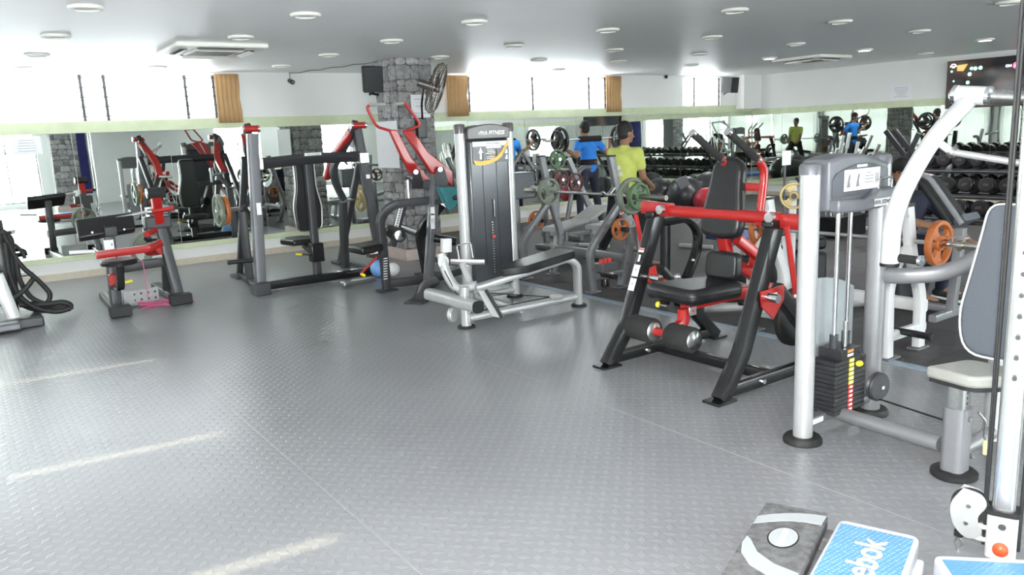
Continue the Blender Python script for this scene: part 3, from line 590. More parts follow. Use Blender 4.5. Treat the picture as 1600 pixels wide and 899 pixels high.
    B().sweep([PY(689, 397, 5.95), PY(697, 428, 5.9), PY(714, 455, 5.8), (3.62, 5.68, .36)], rrect(.085, .08, .035, 4), .15).out('pulley_arm', 'silver', t)
    pc = PY(691, 409, 5.93); B().lathe(pc+V((.0, -.02, 0)), (.3, -1, 0), [(.01, -.02), (.05, -.02), (.055, -.012), (.045, 0), (.055, .012), (.05, .02), (.01, .02)], 24).out('pulley', 'white', t)
    pc = PY(707, 492, 5.78); B().lathe(pc, (.5, -.86, 0), [(.01, -.02), (.062, -.02), (.066, -.01), (.055, 0), (.066, .01), (.062, .02), (.01, .022)], 28).out('pulley', 'silver', t)
    pc = V((4.45, 5.63, .13)); B().lathe(pc, (0, 0, 1), [(.01, -.015), (.06, -.015), (.065, -.008), (.052, 0), (.065, .008), (.06, .015), (.01, .02)], 24).out('pulley', 'silver', t)
    B().tube([(4.2, 6.4, .1), (4.42, 5.68, .13), (3.52, 5.72, .12), (3.4, 5.85, .5)], .005, n=6).out('cable', 'rubber', t)
    B().cyl(PY(722, 412, 6.0), PY(740, 455, 5.85), .033, n=20).out('support_post', 'silver', t)
    # handle shelf and hanging D grips
    sh = PY(732, 412, 6.05); B().bar([PY(704, 409, 6.1), PY(757, 410, 5.9)], .05, .012, ref=(0, 0, 1)).out('handle_shelf', 'steel', t)
    B().bar([PY(697, 373, 6.15), PY(697, 394, 6.15)], .09, .06, ref=(1, 0, 0)).out('tray', 'white', t)
    c = []
    a1, a2, a3, a4 = PY(714, 384, 6.05), PY(735, 379, 6.0), PY(740, 407, 6.0), PY(718, 408, 6.05)
    g_ = tag(B().tube([a1, a2, a3, a4, a1], .007, n=8).cyl(a2.lerp(a3, .1), a2.lerp(a3, .9), .011).cyl(a1.lerp(a4, .1), a1.lerp(a4, .9), .011).out('row_handle', 'chrome'), 'chrome double grip row handle resting on the cable row machine', 'handle')
    return t
cable_row()
# ------------------------------------------------------------------ silver shoulder / chest press in the right foreground
def press():
    t = thing('chest_press', 'silver chest press machine with open weight stack, curved white arm and grey pads', 'exercise machine', (3.75, 2.0, 0))
    YT = 2.32
    a = V((3.44, YT, 0)); c = V((4.07, YT, 0))
    B().cyl(a, a+V((0, 0, 1.40)), .049, n=32).out('tower_post', 'silver', t); B().cyl(c, c+V((0, 0, 1.43)), .052, n=32).out('tower_post', 'silver_d2', t)
    for p, z in ((a, 1.385), (c, 1.40)): B().lathe(p+V((0, 0, z)), (0, 0, 1), [(.054, 0), (.054, .04), (.045, .052), (.02, .058)], 30).out('post_cap', 'cap', t)
    for p in (a, c): bb = B(); foot(bb, p, .098, .034); bb.out('foot_disc', 'rubber', t)
    # head cover: arched shield between the posts
    pr = [(3.48, 1.20)]+[(3.48+.52*i/12, 1.415+.06*math.sin(PI*min(1, (i+3)/15))) for i in range(13)]+[(4.0, 1.235), (3.90, 1.205), (3.7, 1.19)]
    B().prism([(x, YT, z) for x, z in pr], (0, .16, 0)).out('head_cover', 'cap', t, bev=.018, seg=3)
    pr2 = [(3.50, 1.265), (3.50, 1.355)]+[(3.53+.46*i/8, 1.385+.04*math.sin(PI*i/8)) for i in range(9)]+[(4.0, 1.265)]
    B().prism([(x, YT-.083, z) for x, z in pr2], (0, .006, 0)).out('recessed_face', 'capf', t, bev=.002)
    B().prism([(x, YT-.10, z) for x, z in ((3.49, 1.262), (3.72, 1.245), (3.80, 1.262), (3.84, 1.29), (4.03, 1.29), (4.03, 1.215), (3.9, 1.195), (3.7, 1.185), (3.49, 1.195))], (0, .06, 0)).out('bottle_tray', 'cap', t, bev=.012)
    B().tube([(3.845, YT-.12, 1.29), (3.845, YT-.12, 1.335), (3.97, YT-.12, 1.345), (3.97, YT-.12, 1.29)], .006, .02, n=8).out('cup_holder_rim', 'chrome', t)
    yf = YT-.087
    for x0, w_ in ((3.625, .072), (3.705, .072), (3.825, .155)): B().box((x0 if w_ > .1 else x0, yf-.003, 1.345), (w_, .004, .105)).out('instruction_card', 'paper', t, smooth=False)
    for x0 in (3.625, 3.705):
        B().prism([(x0+u, yf-.006, 1.31+v) for u, v in ((-.02, 0), (.01, 0), (.004, .03), (.012, .06), (0, .065), (-.012, .03))], (0, .002, 0)).out('figure_print', 'ink', t, smooth=False)
    for i in range(4): B().box((3.80, yf-.006, 1.375-i*.016), (.08 if i else .04, .002, .0035)).out('print_line', 'ink', t, smooth=False)
    for x0 in (3.865, 3.882): B().box((x0, yf-.006, 1.345), (.006, .002, .05)).out('figure_print', 'ink', t, smooth=False)
    B().box((3.74, yf-.003, 1.412), (.085, .004, .012)).out('name_plate', 'whitep', t, smooth=False)
    B().box((3.87, YT-.134, 1.222), (.165, .004, .04)).out('name_plate', 'steel', t, smooth=False, bev=.001)
    text('VIVA FITNESS', (3.87, YT-.137, 1.222), (1, 0, 0), (0, 0, 1), .031, 'ink', t, font_shear=.25, bold=.0008)
    # guide rods and stack
    for x in (3.69, 3.80): B().cyl((x, YT, .40), (x, YT, 1.22), .012, n=14).out('guide_rod', 'chrome', t)
    for x in (3.69, 3.80): B().cyl((x, YT, .455), (x, YT, .53), .022, n=14).out('rod_bushing', 'dark', t)
    B().cyl((3.745, YT-.03, .46), (3.745, YT-.03, .60), .012, n=12).out('selector_stem', 'steel', t); B().cyl((3.745, YT-.03, .60), (3.745, YT-.03, 1.2), .003, n=6).out('stack_cable', 'rubber', t)
    B().box((3.745, YT, .43), (.17, .14, .055)).out('top_plate', 'iron', t, bev=.004)
    for i in range(12):
        B().box((3.745, YT, .392-i*.0245), (.28, .145, .0225)).out('stack_plate', 'iron', t, bev=.003)
    xx = 3.745
    for i in range(12):
        z = .395-i*.0245; B().box((xx, YT-.0745, z), (.042, .003, .019)).out('stack_label', 'yellow' if i < 6 else 'redp', t, smooth=False)
        B().box((xx, YT-.0765, z), (.024, .002, .011)).out('stack_label_number', 'whitep', t, smooth=False)
    for k, (z, m) in enumerate(((.447, 'orangep'), (.425, 'whitep'))): B().box((xx-.01, YT-.0715, z), (.05, .003, .014)).out('weight_label', m, t, smooth=False)
    B().sph((xx+.03, YT-.10, .375), .018, (1.3, 1, .9), seg=12).out('selector_knob', 'yellow', t)
    B().tube([(xx+.03, YT-.09, .44), (xx+.06, YT-.11, .40), (xx+.05, YT-.11, .36)], .003, .03, n=6).out('pin_cord', 'rubber', t)
    B().lathe((3.98, YT-.09, .20), (-.15, -1, 0), [(.01, -.02), (.072, -.02), (.08, -.012), (.07, 0), (.08, .012), (.072, .02), (.01, .02)], 30).out('pulley', 'dark', t); B().cyl((3.98, YT-.115, .20), (3.977, YT-.125, .20), .011, n=10).out('pulley_bolt', 'chrome', t)
    # smoked guard panel behind the stack
    gp_ = [(3.52, .06), (3.52, .80)]+[(3.52+.5*i/8, .80+.04*math.sin(PI*(.1+.6*i/8))-.10*(i/8)**2) for i in range(9)]+[(4.02, .06)]
    B().prism([(x, YT+.10, z) for x, z in gp_], (0, .008, 0)).out('guard_panel', 'plex', t, smooth=False)
    B().bar([(3.46, YT, .10), (4.05, YT, .10)], .05, .045, ref=(0, 1, 0)).out('base_rail', 'dgrey', t); B().box((3.53, YT-.027, .10), (.09, .004, .025)).out('label', 'whitep', t, smooth=False)
    B().cyl((3.70, YT-.02, .10), (3.61, 1.70, .13), .038, n=20).out('base_tube', 'silver_d', t)
    B().cyl((3.98, YT-.1, .13), (3.72, 1.64, .20), .005, n=6).out('cable', 'rubber', t)
    # seat post
    sp = V((3.60, 1.63, 0))
    bb = B(); bb.lathe(sp, (0, 0, 1), [(.095, 0), (.10, .006), (.10, .024), (.09, .032), (.05, .034)], 28); bb.out('foot_disc', 'rubber', t)
    B().sweep([sp+V((0, 0, .02)), sp+V((0, 0, .335))], rrect(.11, .10, .03, 4), ref=(1, 0, 0)).out('seat_post', 'silver_d', t)
    B().sweep([sp+V((.0, 0, .33)), sp+V((0, 0, .47))], rrect(.075, .07, .006), ref=(1, 0, 0)).out('seat_slider', 'steel', t)
    for i in range(4): B().cyl(sp+V((0, -.0355, .36+i*.025)), sp+V((0, -.037, .36+i*.025)), .006, n=8).out('adjust_hole', 'dark_slot', t)
    sc = fillet([(3.50, 1.74, .50), (3.47, 1.52, .50), (3.66, 1.42, .49), (3.78, 1.44, .49), (3.78, 1.68, .49), (3.50, 1.74, .50)], .05, 3)[:-1]
    pad(B(), sc, .055, (0, 0, 1)).out('seat_pad', 'padl', t, bev=.016, seg=3); pad(B(), [V(p)+(V((3.65, 1.56, 0))-V((p[0], p[1], 0)))*.08-V((0, 0, .036)) for p in sc], .02, (0, 0, 1)).out('seat_board', 'rubber', t)
    B().tube([(3.66, 1.57, .31), (3.70, 1.55, .26), (3.69, 1.55, .21), (3.705, 1.55, .16)], .006, .02, n=8).out('seat_lever', 'chrome', t); B().cyl((3.703, 1.55, .17), (3.71, 1.55, .10), .010, n=10).out('lever_grip', 'yellow2', t)
    B().cyl((3.60, 1.575, .29), (3.60, 1.57, .29), .012, n=12).out('bolt', 'steel', t)
    B().cyl((3.66, 1.65, .09), (4.12, 1.66, .09), .034, n=20).out('base_tube', 'silver_d', t); B().cyl((4.05, 1.66, .05), (4.12, 1.68, .95), .05, n=20).out('rear_column', 'silver', t)
    B().cyl((3.68, 1.60, .09), (3.68, 1.585, .09), .016, n=10).out('bolt', 'chrome', t)
    # back pad with piping
    o = V((4.03, 1.62, .82)); up = V((.10, 0, 1)).normalized(); sd = V((.0, 1, 0)); nr = up.cross(sd)
    prof = [(p.x, p.y) for p in fillet([(0, .40, 0), (.13, .40, 0), (.16, .18, 0), (.215, -.16, 0), (.17, -.34, 0), (-.17, -.34, 0), (-.215, -.16, 0), (-.16, .18, 0), (-.13, .40, 0), (0, .40, 0)], .10, 5)][:-1]
    pts = [o+sd*u+up*v for u, v in prof]
    bp_ = pad(B(), pts, .075, nr).out('back_pad', 'padg', t, bev=.016, seg=3)
    B().tube([p+V((-.030, 0, 0)) for p in pts], .006, closed=True, n=6).out('piping', 'piping', bp_)
    pad(B(), [p+V((.05, 0, 0))+(o-p)*-.02 for p in pts], .03, nr).out('pad_board', 'rubber', t)
    # upper frame beam, swinging arm, handle, pivot
    B().sweep([PY(1372, 430, 2.32), PY(1405, 432, 2.2), PY(1480, 428, 2.0), (4.22, 1.72, 1.02), (4.2, 1.5, 1.04)], rrect(.085, .07, .03, 4), .12, ref=(0, 0, 1)).out('frame_beam', 'silver_d', t)
    B().box((4.14, YT-.03, .87), (.04, .03, .11)).out('beam_bracket', 'silver_d', t); B().cyl((4.155, YT-.05, .84), (4.155, YT-.07, .84), .018, n=10).out('bolt', 'chrome', t)
    ya = 2.08
    arm = [PY(1390, 412, ya), PY(1394, 350, ya), PY(1408, 305, ya), PY(1432, 258, ya), PY(1465, 207, ya), PY(1515, 155, ya)]
    B().tube(arm, .044, .25, n=24).out('press_arm', 'white', t); B().cyl(arm[0]+V((0, 0, -.012)), arm[0]+V((0, 0, .004)), .046).out('arm_end_cap', 'rubber', t)
    pv0, pv1 = PY(1493, 148, 2.14), PY(1545, 150, 1.98)
    B().cyl(pv0, pv1, .048, n=28).out('pivot_housing', 'white', t)
    ax = (pv1-pv0).normalized()
    for p, d in ((pv0, -ax), (pv1, ax)): B().lathe(p, d, [(.05, -.01), (.05, .01), (.035, .02), (.018, .03), (.01, .032)], 24).out('pivot_cap', 'chrome', t)
    pe = pv1+ax*.5
    B().cyl(pv1+ax*.02, pe, .034, n=20).out('pivot_shaft', 'steel', t)
    mid = pv1+ax*.14; up_ = ax.cross(cf).normalized(); up_ = up_ if up_.z > 0 else -up_
    nf = ax.cross(up_); nf = nf if nf.dot(cf) < 0 else -nf
    text('VIVA FITNESS', mid+nf*.0355+up_*.006, ax, up_, .025, 'ink', t, font_shear=.2, bold=.0006)
    B().cyl(pe, (4.16, 1.60, .95), .05, n=20).out('rear_column', 'silver', t) if False else B().cyl((pe.x, pe.y, pe.z), (4.12, 1.66, .94), .035, n=20).out('rear_column', 'silver', t)
    h0, h1 = PY(1396, 402, ya-.01), PY(1438, 408, ya-.15)
    B().cyl(h0, h1, .021, n=16).out('foam_grip', 'foam', t); hx = (h1-h0).normalized()
    B().lathe(h1, hx, [(.028, -.004), (.028, .012), (.014, .016), (.01, .017)], 20).out('grip_cap', 'chrome', t); B().lathe(h0, -hx, [(.026, -.006), (.026, .006), (.01, .01)], 20).out('grip_collar', 'chrome', t)
    # thin link arm leaving the main arm to the right
    l0 = PY(1462, 220, ya); l1 = PY(1488, 238, 2.0); l2 = PY(1600, 256, 1.7)
    B().cyl(l0, l1, .020).out('link_stub', 'white', t); B().lathe(l1, (l1-l0), [(.02, -.012), (.03, -.012), (.03, .012), (.02, .012)], 18).out('link_clamp', 'steel', t); B().cyl(l1, l2, .017).out('link_rod', 'silver', t)
    return t
press()
# ------------------------------------------------------------------ cable column at the right edge
def cable_column():
    q0 = PX(1569, 786, 3.0); cb = V((q0.x, q0.y, 0))
    t = thing('cable_column', 'chrome cable column with white sliding collar and round pulley at the right edge', 'exercise machine', cb)
    B().sweep([cb, cb+V((0, 0, 2.4))], rrect(.078, .06, .02, 3), ref=(.36, -.93, 0)).out('column', 'steel2', t)
    vd = V((-cb.x, -cb.y, 0)).normalized(); rt = V((vd.y*-1, vd.x, 0)); rt = rt if rt.dot(cr) > 0 else -rt
    for i in range(16): 
        p = cb+vd*.040+V((0, 0, .72+i*.075)); B().cyl(p, p+vd*.003, .008, n=10).out('adjust_hole', 'dark_slot', t)
    for d in (-.055, .055): B().cyl(cb+rt*d+V((0, 0, .05)), cb+rt*d+V((0, 0, 2.4)), .007, n=8).out('cable', 'rubber', t)
    cz = PX(1563, 828, cb.x).z
    B().sweep([cb+V((0, 0, max(.02, cz-.16))), cb+V((0, 0, cz+.075))], rrect(.10, .08, .02, 3), ref=tuple(rt)).out('sliding_collar', 'white', t)
    B().sweep([cb+V((0, 0, cz+.07)), cb+V((0, 0, cz+.09))], rrect(.108, .088, .02, 3), ref=tuple(rt)).out('collar_ring', 'rubber', t)
    p = cb+vd*.046+V((0, 0, cz-.055)); B().lathe(p, vd, [(.026, 0), (.026, .01), (.018, .02), (.004, .024)], 20).out('release_knob', 'redo', t)
    p = cb+vd*.046+V((0, 0, cz+.035)); B().cyl(p, p+vd*.006, .013, n=12).out('bolt', 'steel', t)
    # swivelling pulley bracket to the left
    q = cb-rt*.106+V((0, 0, cz+.05))
    B().tube([cb-rt*.05+V((0, 0, cz+.0)), cb-rt*.09+V((0, 0, cz+.0)), cb-rt*.09+V((0, 0, cz-.05)), cb-rt*.05+V((0, 0, cz-.05))], .012, .02, n=10).out('swivel_hinge', 'white', t)
    kid = fillet([(-.02, .075, 0), (.03, .065, 0), (.045, .03, 0), (.015, -.01, 0), (.04, -.06, 0), (0, -.085, 0), (-.04, -.05, 0), (-.055, .02, 0), (-.02, .075, 0)], .03, 4)
    for d in (.018, -.018): B().prism([q+rt*k.x*1.3+V((0, 0, k.y*1.3))+vd*d for k in kid[:-1]], vd*.005).out('pulley_cheek', 'silver', t, bev=.001)
    B().lathe(q+V((0, 0, .025)), vd, [(.01, -.012), (.066, -.012), (.058, 0), (.066, .012), (.01, .012)], 24).out('pulley_wheel', 'rubber', t)
    for k in ((-.005, .03), (-.01, -.04)): B().cyl(q+rt*k[0]+V((0, 0, k[1]))+vd*.02, q+rt*k[0]+V((0, 0, k[1]))+vd*.026, .008, n=10).out('bolt', 'steel', t)
    B().cyl(q+rt*.045+V((0, 0, .03)), PX(1597, 0, cb.x-.1), .0045, n=6).out('cable', 'rubber', t)
    B().box(q+V((0, 0, -.095))-rt*.03, (.03, .03, .03)).out('cable_stop', 'rubber', t, bev=.006)
    tag(B().tube([q-rt*.03+V((0, 0, -.11)), q-rt*.045+V((0, 0, -.135)), q-rt*.03+V((0, 0, -.165)), q-rt*.015+V((0, 0, -.135))], .004, .0, n=6, closed=True).cyl(q-rt*.03+V((0, 0, -.16)), q-rt*.03+V((0, 0, -.20)), .005, n=6).out('carabiner', 'steel'), 'small steel carabiner hanging below the cable column pulley', 'carabiner')
    B().box(cb+rt*.13+V((0, 0, cz-.03)), (.10, .07, .05), rz=math.atan2(rt.y, rt.x)).out('side_bracket', 'white', t, bev=.006)
cable_column()
# ------------------------------------------------------------------ aerobic steps
def step_deck(name, label, cs, z, th, m_edge, m_top, m_in=.03):
    a, b_, c, d = [V((x, y, 0)) for x, y in cs]
    ce = (a+b_+c+d)/4; t = thing(name, label, 'aerobic step', (ce.x, ce.y, 0))
    pts = fillet([a.lerp(b_, .5), b_, c, d, a, a.lerp(b_, .5)], .035, 4)[:-1]
    B().prism([p+V((0, 0, z-th/2)) for p in pts], (0, 0, th)).out('deck', m_edge, t, bev=.014, seg=3)
    inn = [p+(ce-p).normalized()*m_in for p in [V(q) for q in (a, b_, c, d)]]
    B().prism([p+V((0, 0, z+.0015)) for p in inn], (0, 0, .004)).out('tread', m_top, t, smooth=False)
    for p in (a, b_, c, d):
        q = p.lerp(ce, .16); B().box((q.x, q.y, (z-th)/2), (.09, .09, z-th), rz=math.atan2((b_-a).y, (b_-a).x)).out('foot_block', m_edge, t, bev=.01)
    return t, (a, b_, c, d)
def bubbles():
    m = mat('blue_step_rubber', (.10, .30, .68), .38); n = m.node_tree.nodes; L = m.node_tree.links; b = n['Principled BSDF']
    tc = n.new('ShaderNodeTexCoord'); v = n.new('ShaderNodeTexVoronoi'); v.inputs['Scale'].default_value = 62; v.inputs['Randomness'].default_value = .15; L.new(tc.outputs['Object'], v.inputs['Vector'])
    r = n.new('ShaderNodeValToRGB'); r.color_ramp.elements[0].position = .1; r.color_ramp.elements[0].color = (.36, .56, .86, 1); r.color_ramp.elements[1].position = .5; r.color_ramp.elements[1].color = (.10, .27, .62, 1); L.new(v.outputs['Distance'], r.inputs[0]); L.new(r.outputs[0], b.inputs['Base Color'])
    bp = n.new('ShaderNodeBump'); bp.invert = True; bp.inputs['Distance'].default_value = .003; bp.inputs['Strength'].default_value = .8; L.new(v.outputs['Distance'], bp.inputs['Height']); L.new(bp.outputs[0], b.inputs['Normal']); return m
MT['bubble'] = bubbles(); MT['stepw'] = mat('pale_grey_step_plastic', (.62, .63, .66), .4, noise=.03); MT['stepk'] = mat('dark_textured_step', (.13, .13, .13), .75, noise=.35, bump=.4, nscale=30)
def far(a, b_, L_, z):
    a = PZ(*a, z); b_ = PZ(*b_, z); u = (b_-a).normalized(); n_ = V((-u.y, u.x, 0)); n_ = n_ if n_.dot(EYE-a) > 0 else -n_
    return a, b_, u, n_
zs = .12
a, b_, u, n_ = far((1197, 784), (1296, 802), 0, zs)
dirL = (PZ(1125, 899, zs)-a).normalized(); L_ = .72
t, cc = step_deck('aerobic_step', 'dark grey aerobic step with pale swooshes and an oval badge', [tuple(a)[:2], tuple(b_)[:2], tuple(b_+dirL*L_)[:2], tuple(a+dirL*L_)[:2]], zs, .06, 'stepk', 'stepk', .012)
def on_deck(f): # unit square -> deck point
    return lambda s_, q_: a+(b_-a)*s_+dirL*q_*L_
D_ = on_deck(0)
def decal(pts, m, nm, z=.0045): B().prism([D_(s_, q_)+V((0, 0, z)) for s_, q_ in pts], (0, 0, .002)).out(nm, m, t, smooth=False)
top1 = [(s_, .215-.155*math.sin(PI*.5*(s_/.97))**.8) for s_ in [i/14*.97+.02 for i in range(15)]]
bot1 = [(s_, .30-.13*math.sin(PI*.5*min(1, s_/.8))) for s_ in [i/14*.95+.02 for i in range(15)]][::-1]
decal(top1+bot1, 'pale', 'swoosh')
decal([(.04, .44), (.12, .47), (.3, .58), (.6, .66), (.97, .70), (.97, .80), (.6, .78), (.3, .72), (.1, .62), (.03, .52)], 'pale', 'swoosh')
decal([(.54+.225*math.cos(k), .385+.115*math.sin(k)) for k in [2*PI*i/28 for i in range(28)]], 'black', 'badge_rim', .0052); decal([(.54+.205*math.cos(k), .385+.105*math.sin(k)) for k in [2*PI*i/28 for i in range(28)]], 'pale', 'badge', .0062)
text('VECTOR X7', D_(.54, .385)+V((0, 0, .0078)), -dirL, (a-b_), .023, 'whitep', t, bold=.0012)
for j, (pa, pb, pe, lab) in enumerate((((1312, 810), (1438, 838), (1262, 899), 'pale grey aerobic step with bubbled blue tread, beside the dark grey step'), ((1456, 866), (1625, 874), (1480, 920), 'pale grey aerobic step with blue tread at the bottom right corner'))):
    zz = .13 if j == 0 else .15
    a, b_, u, n_ = far(pa, pb, 0, zz); dirL = (PZ(*pe, zz)-a).normalized() if j == 0 else n_; L_ = .80
    if j: b_ = a+u*.40
    t, cc = step_deck('aerobic_step', lab, [tuple(a)[:2], tuple(b_)[:2], tuple(b_+dirL*L_)[:2], tuple(a+dirL*L_)[:2]], zz, .08, 'stepw', 'bubble', .045)
    if j == 0:
        text('Reebok', a+(b_-a)*.52+dirL*.335+V((0, 0, .0055)), -dirL, (a-b_), .140, 'pale2', t, align='CENTER', bold=.003) if 'pale2' in MT else None
# ------------------------------------------------------------------ dark plate-loaded press by the mirror wall
def dark_press():
    t = thing('shoulder_press', 'dark grey plate-loaded shoulder press with tall black back pad by the left mirrors', 'exercise machine', (3.4, 9.0, 0))
    B().bar([(2.68, 8.70, .02), (2.77, 8.72, 1.76)], .11, .10, ref=(1, 0, 0)).out('upright', 'dgrey', t, bev=.004); B().box((2.67, 8.66, .07), (.17, .19, .14)).out('upright_foot', 'dark', t, bev=.01)
    B().bar([(4.24, 8.80, .02), (4.06, 8.85, 1.78)], .10, .09, ref=(1, 0, 0)).out('upright', 'dark', t, bev=.004); B().box((4.24, 8.78, .02), (.2, .14, .04)).out('upright_foot', 'dark', t, bev=.01)
    for x0, x1 in ((2.72, 2.84), (4.12, 4.2)):
        B().bar([(x0, 8.9, 1.5), (x1, 10.02, .03)], .07, .07).out('rear_strut', 'dark', t); B().box((x1, 10.02, .02), (.16, .3, .04)).out('rear_foot', 'dark', t, bev=.01)
        B().bar([(x0, 8.72, .05), (x1, 10.0, .05)], .07, .06).out('side_rail', 'dark', t)
    B().bar([(2.72, 8.84, .06), (4.24, 8.80, .06)], .10, .09).out('base_beam', 'black', t, bev=.004); B().box((3.44, 8.79, .075), (.16, .004, .03)).out('label', 'steel', t, smooth=False)
    B().bar([(2.84, 8.76, 1.43), (3.4, 8.74, 1.46), (4.02, 8.76, 1.45)], .07, .115, .2).out('head_beam', 'dark', t)
    for x in (2.79, 4.05): B().box((x, 8.735, 1.43), (.12, .13, .13)).out('beam_bracket', 'steel', t, bev=.01)
    B().box((3.43, 8.70, 1.505), (.20, .006, .035)).out('name_plate', 'whitep', t, smooth=False); text('VIVA FITNESS', (3.43, 8.695, 1.505), (1, 0, 0), (0, 0, 1), .027, 'ink', t)
    B().bar([(3.44, 8.92, .08), (3.44, 8.92, 1.40)], .085, .075, ref=(1, 0, 0)).out('centre_column', 'dark', t); B().box((3.44, 8.90, .36), (.15, .13, .22)).out('seat_carriage', 'black', t, bev=.01)
    o = V((3.42, 9.02, 1.02)); pr = [(p.x, p.y) for p in fillet([(0, .42, 0), (.12, .42, 0), (.12, .1, 0), (.17, -.12, 0), (.15, -.40, 0), (-.15, -.40, 0), (-.17, -.12, 0), (-.12, .1, 0), (-.12, .42, 0), (0, .42, 0)], .07, 4)][:-1]
    pad(B(), [o+V((u, 0, v)) for u, v in pr], .08, (0, 1, 0)).out('back_pad', 'pad', t, bev=.02, seg=3); B().tube([o+V((u*1.03, -.035, v*1.01)) for u, v in pr], .009, closed=True, n=6).out('pad_trim', 'steel', t)
    B().prism([(x, y, .47) for x, y in ((3.24, 9.08), (3.18, 9.38), (3.30, 9.52), (3.50, 9.52), (3.62, 9.38), (3.56, 9.08))], (0, 0, .07)).out('seat_pad', 'pad', t, bev=.02, seg=3); B().bar([(3.42, 9.2, .42), (3.43, 8.95, .34)], .07, .06).out('seat_bracket', 'dark', t)
    B().cyl((3.40, 8.9, .33), (3.24, 8.9, .36), .010).out('lever_stem', 'dark', t); B().cyl((3.26, 8.9, .355), (3.19, 8.9, .365), .013).out('seat_lever', 'yellow', t)
    # red press arms with chrome grips
    for s_, x in ((-1, 2.76), (1, 4.02)):
        k = -s_
        B().cyl((x-.075, 8.72, 1.81), (x+.075, 8.72, 1.81), .036).out('pivot_sleeve', 'red', t)
        for d in (-.085, .085): B().cyl((x+d-.01, 8.72, 1.81), (x+d+.01, 8.72, 1.81), .04).out('pivot_cap', 'chrome', t)
        B().bar([(x+.0, 8.9, 1.74), (x+k*.13, 9.25, 1.42), (x+k*.11, 9.50, 1.20)], .085, .10, .15).out('press_arm', 'red', t)
        B().cyl((x+k*.10, 9.50, 1.19), (x+k*.30, 9.52, 1.17), .018).out('press_grip', 'steel', t)
        B().bar([(x, 8.78, 1.84), (x+k*.02, 9.06, 1.60), (x+k*.16, 9.2, 1.32), (x+k*.12, 9.24, 1.12), (x+.0, 9.32, .92)], .07, .085, .14).out('counter_lever', 'dark', t)
        B().cyl((x, 9.32, .92), (x-k*.30, 9.34, .91), .024).out('plate_peg', 'chrome', t)
        B().bar([(x+.0, 9.35, .88), (x+k*.02, 9.40, .04)], .09, .08).out('lever_post', 'dark', t)
    B().prism([(4.06, 8.98, 1.83), (3.98, 9.02, 1.74), (3.96, 9.02, 1.60), (4.06, 9.0, 1.55), (4.12, 8.97, 1.7)], (0, .02, 0)).out('gusset_plate', 'dgrey', t)
    for z in (.36,): B().cyl((2.70, 8.9, z), (2.42, 8.95, z), .024).out('plate_peg', 'rubber', t)
    B().box((2.735, 8.64, .95), (.05, .004, .13)).out('label', 'whitep', t, smooth=False); B().box((4.13, 8.79, 1.15), (.05, .004, .16)).out('label', 'whitep', t, smooth=False)
    for x, m, r, lab in ((2.56, 'orange', .17, 'orange grip plate on the left peg of the dark shoulder press'), (2.49, 'grplate', .19, 'pale green plate outside the orange one on the dark shoulder press')):
        wplate((x, 9.33, .915), (1, 0, 0), r, .045, m, lab)
    wplate((4.25, 9.33, .915), (1, 0, 0), .17, .045, 'gold', 'yellow brown plate on the right peg of the dark shoulder press')
dark_press()
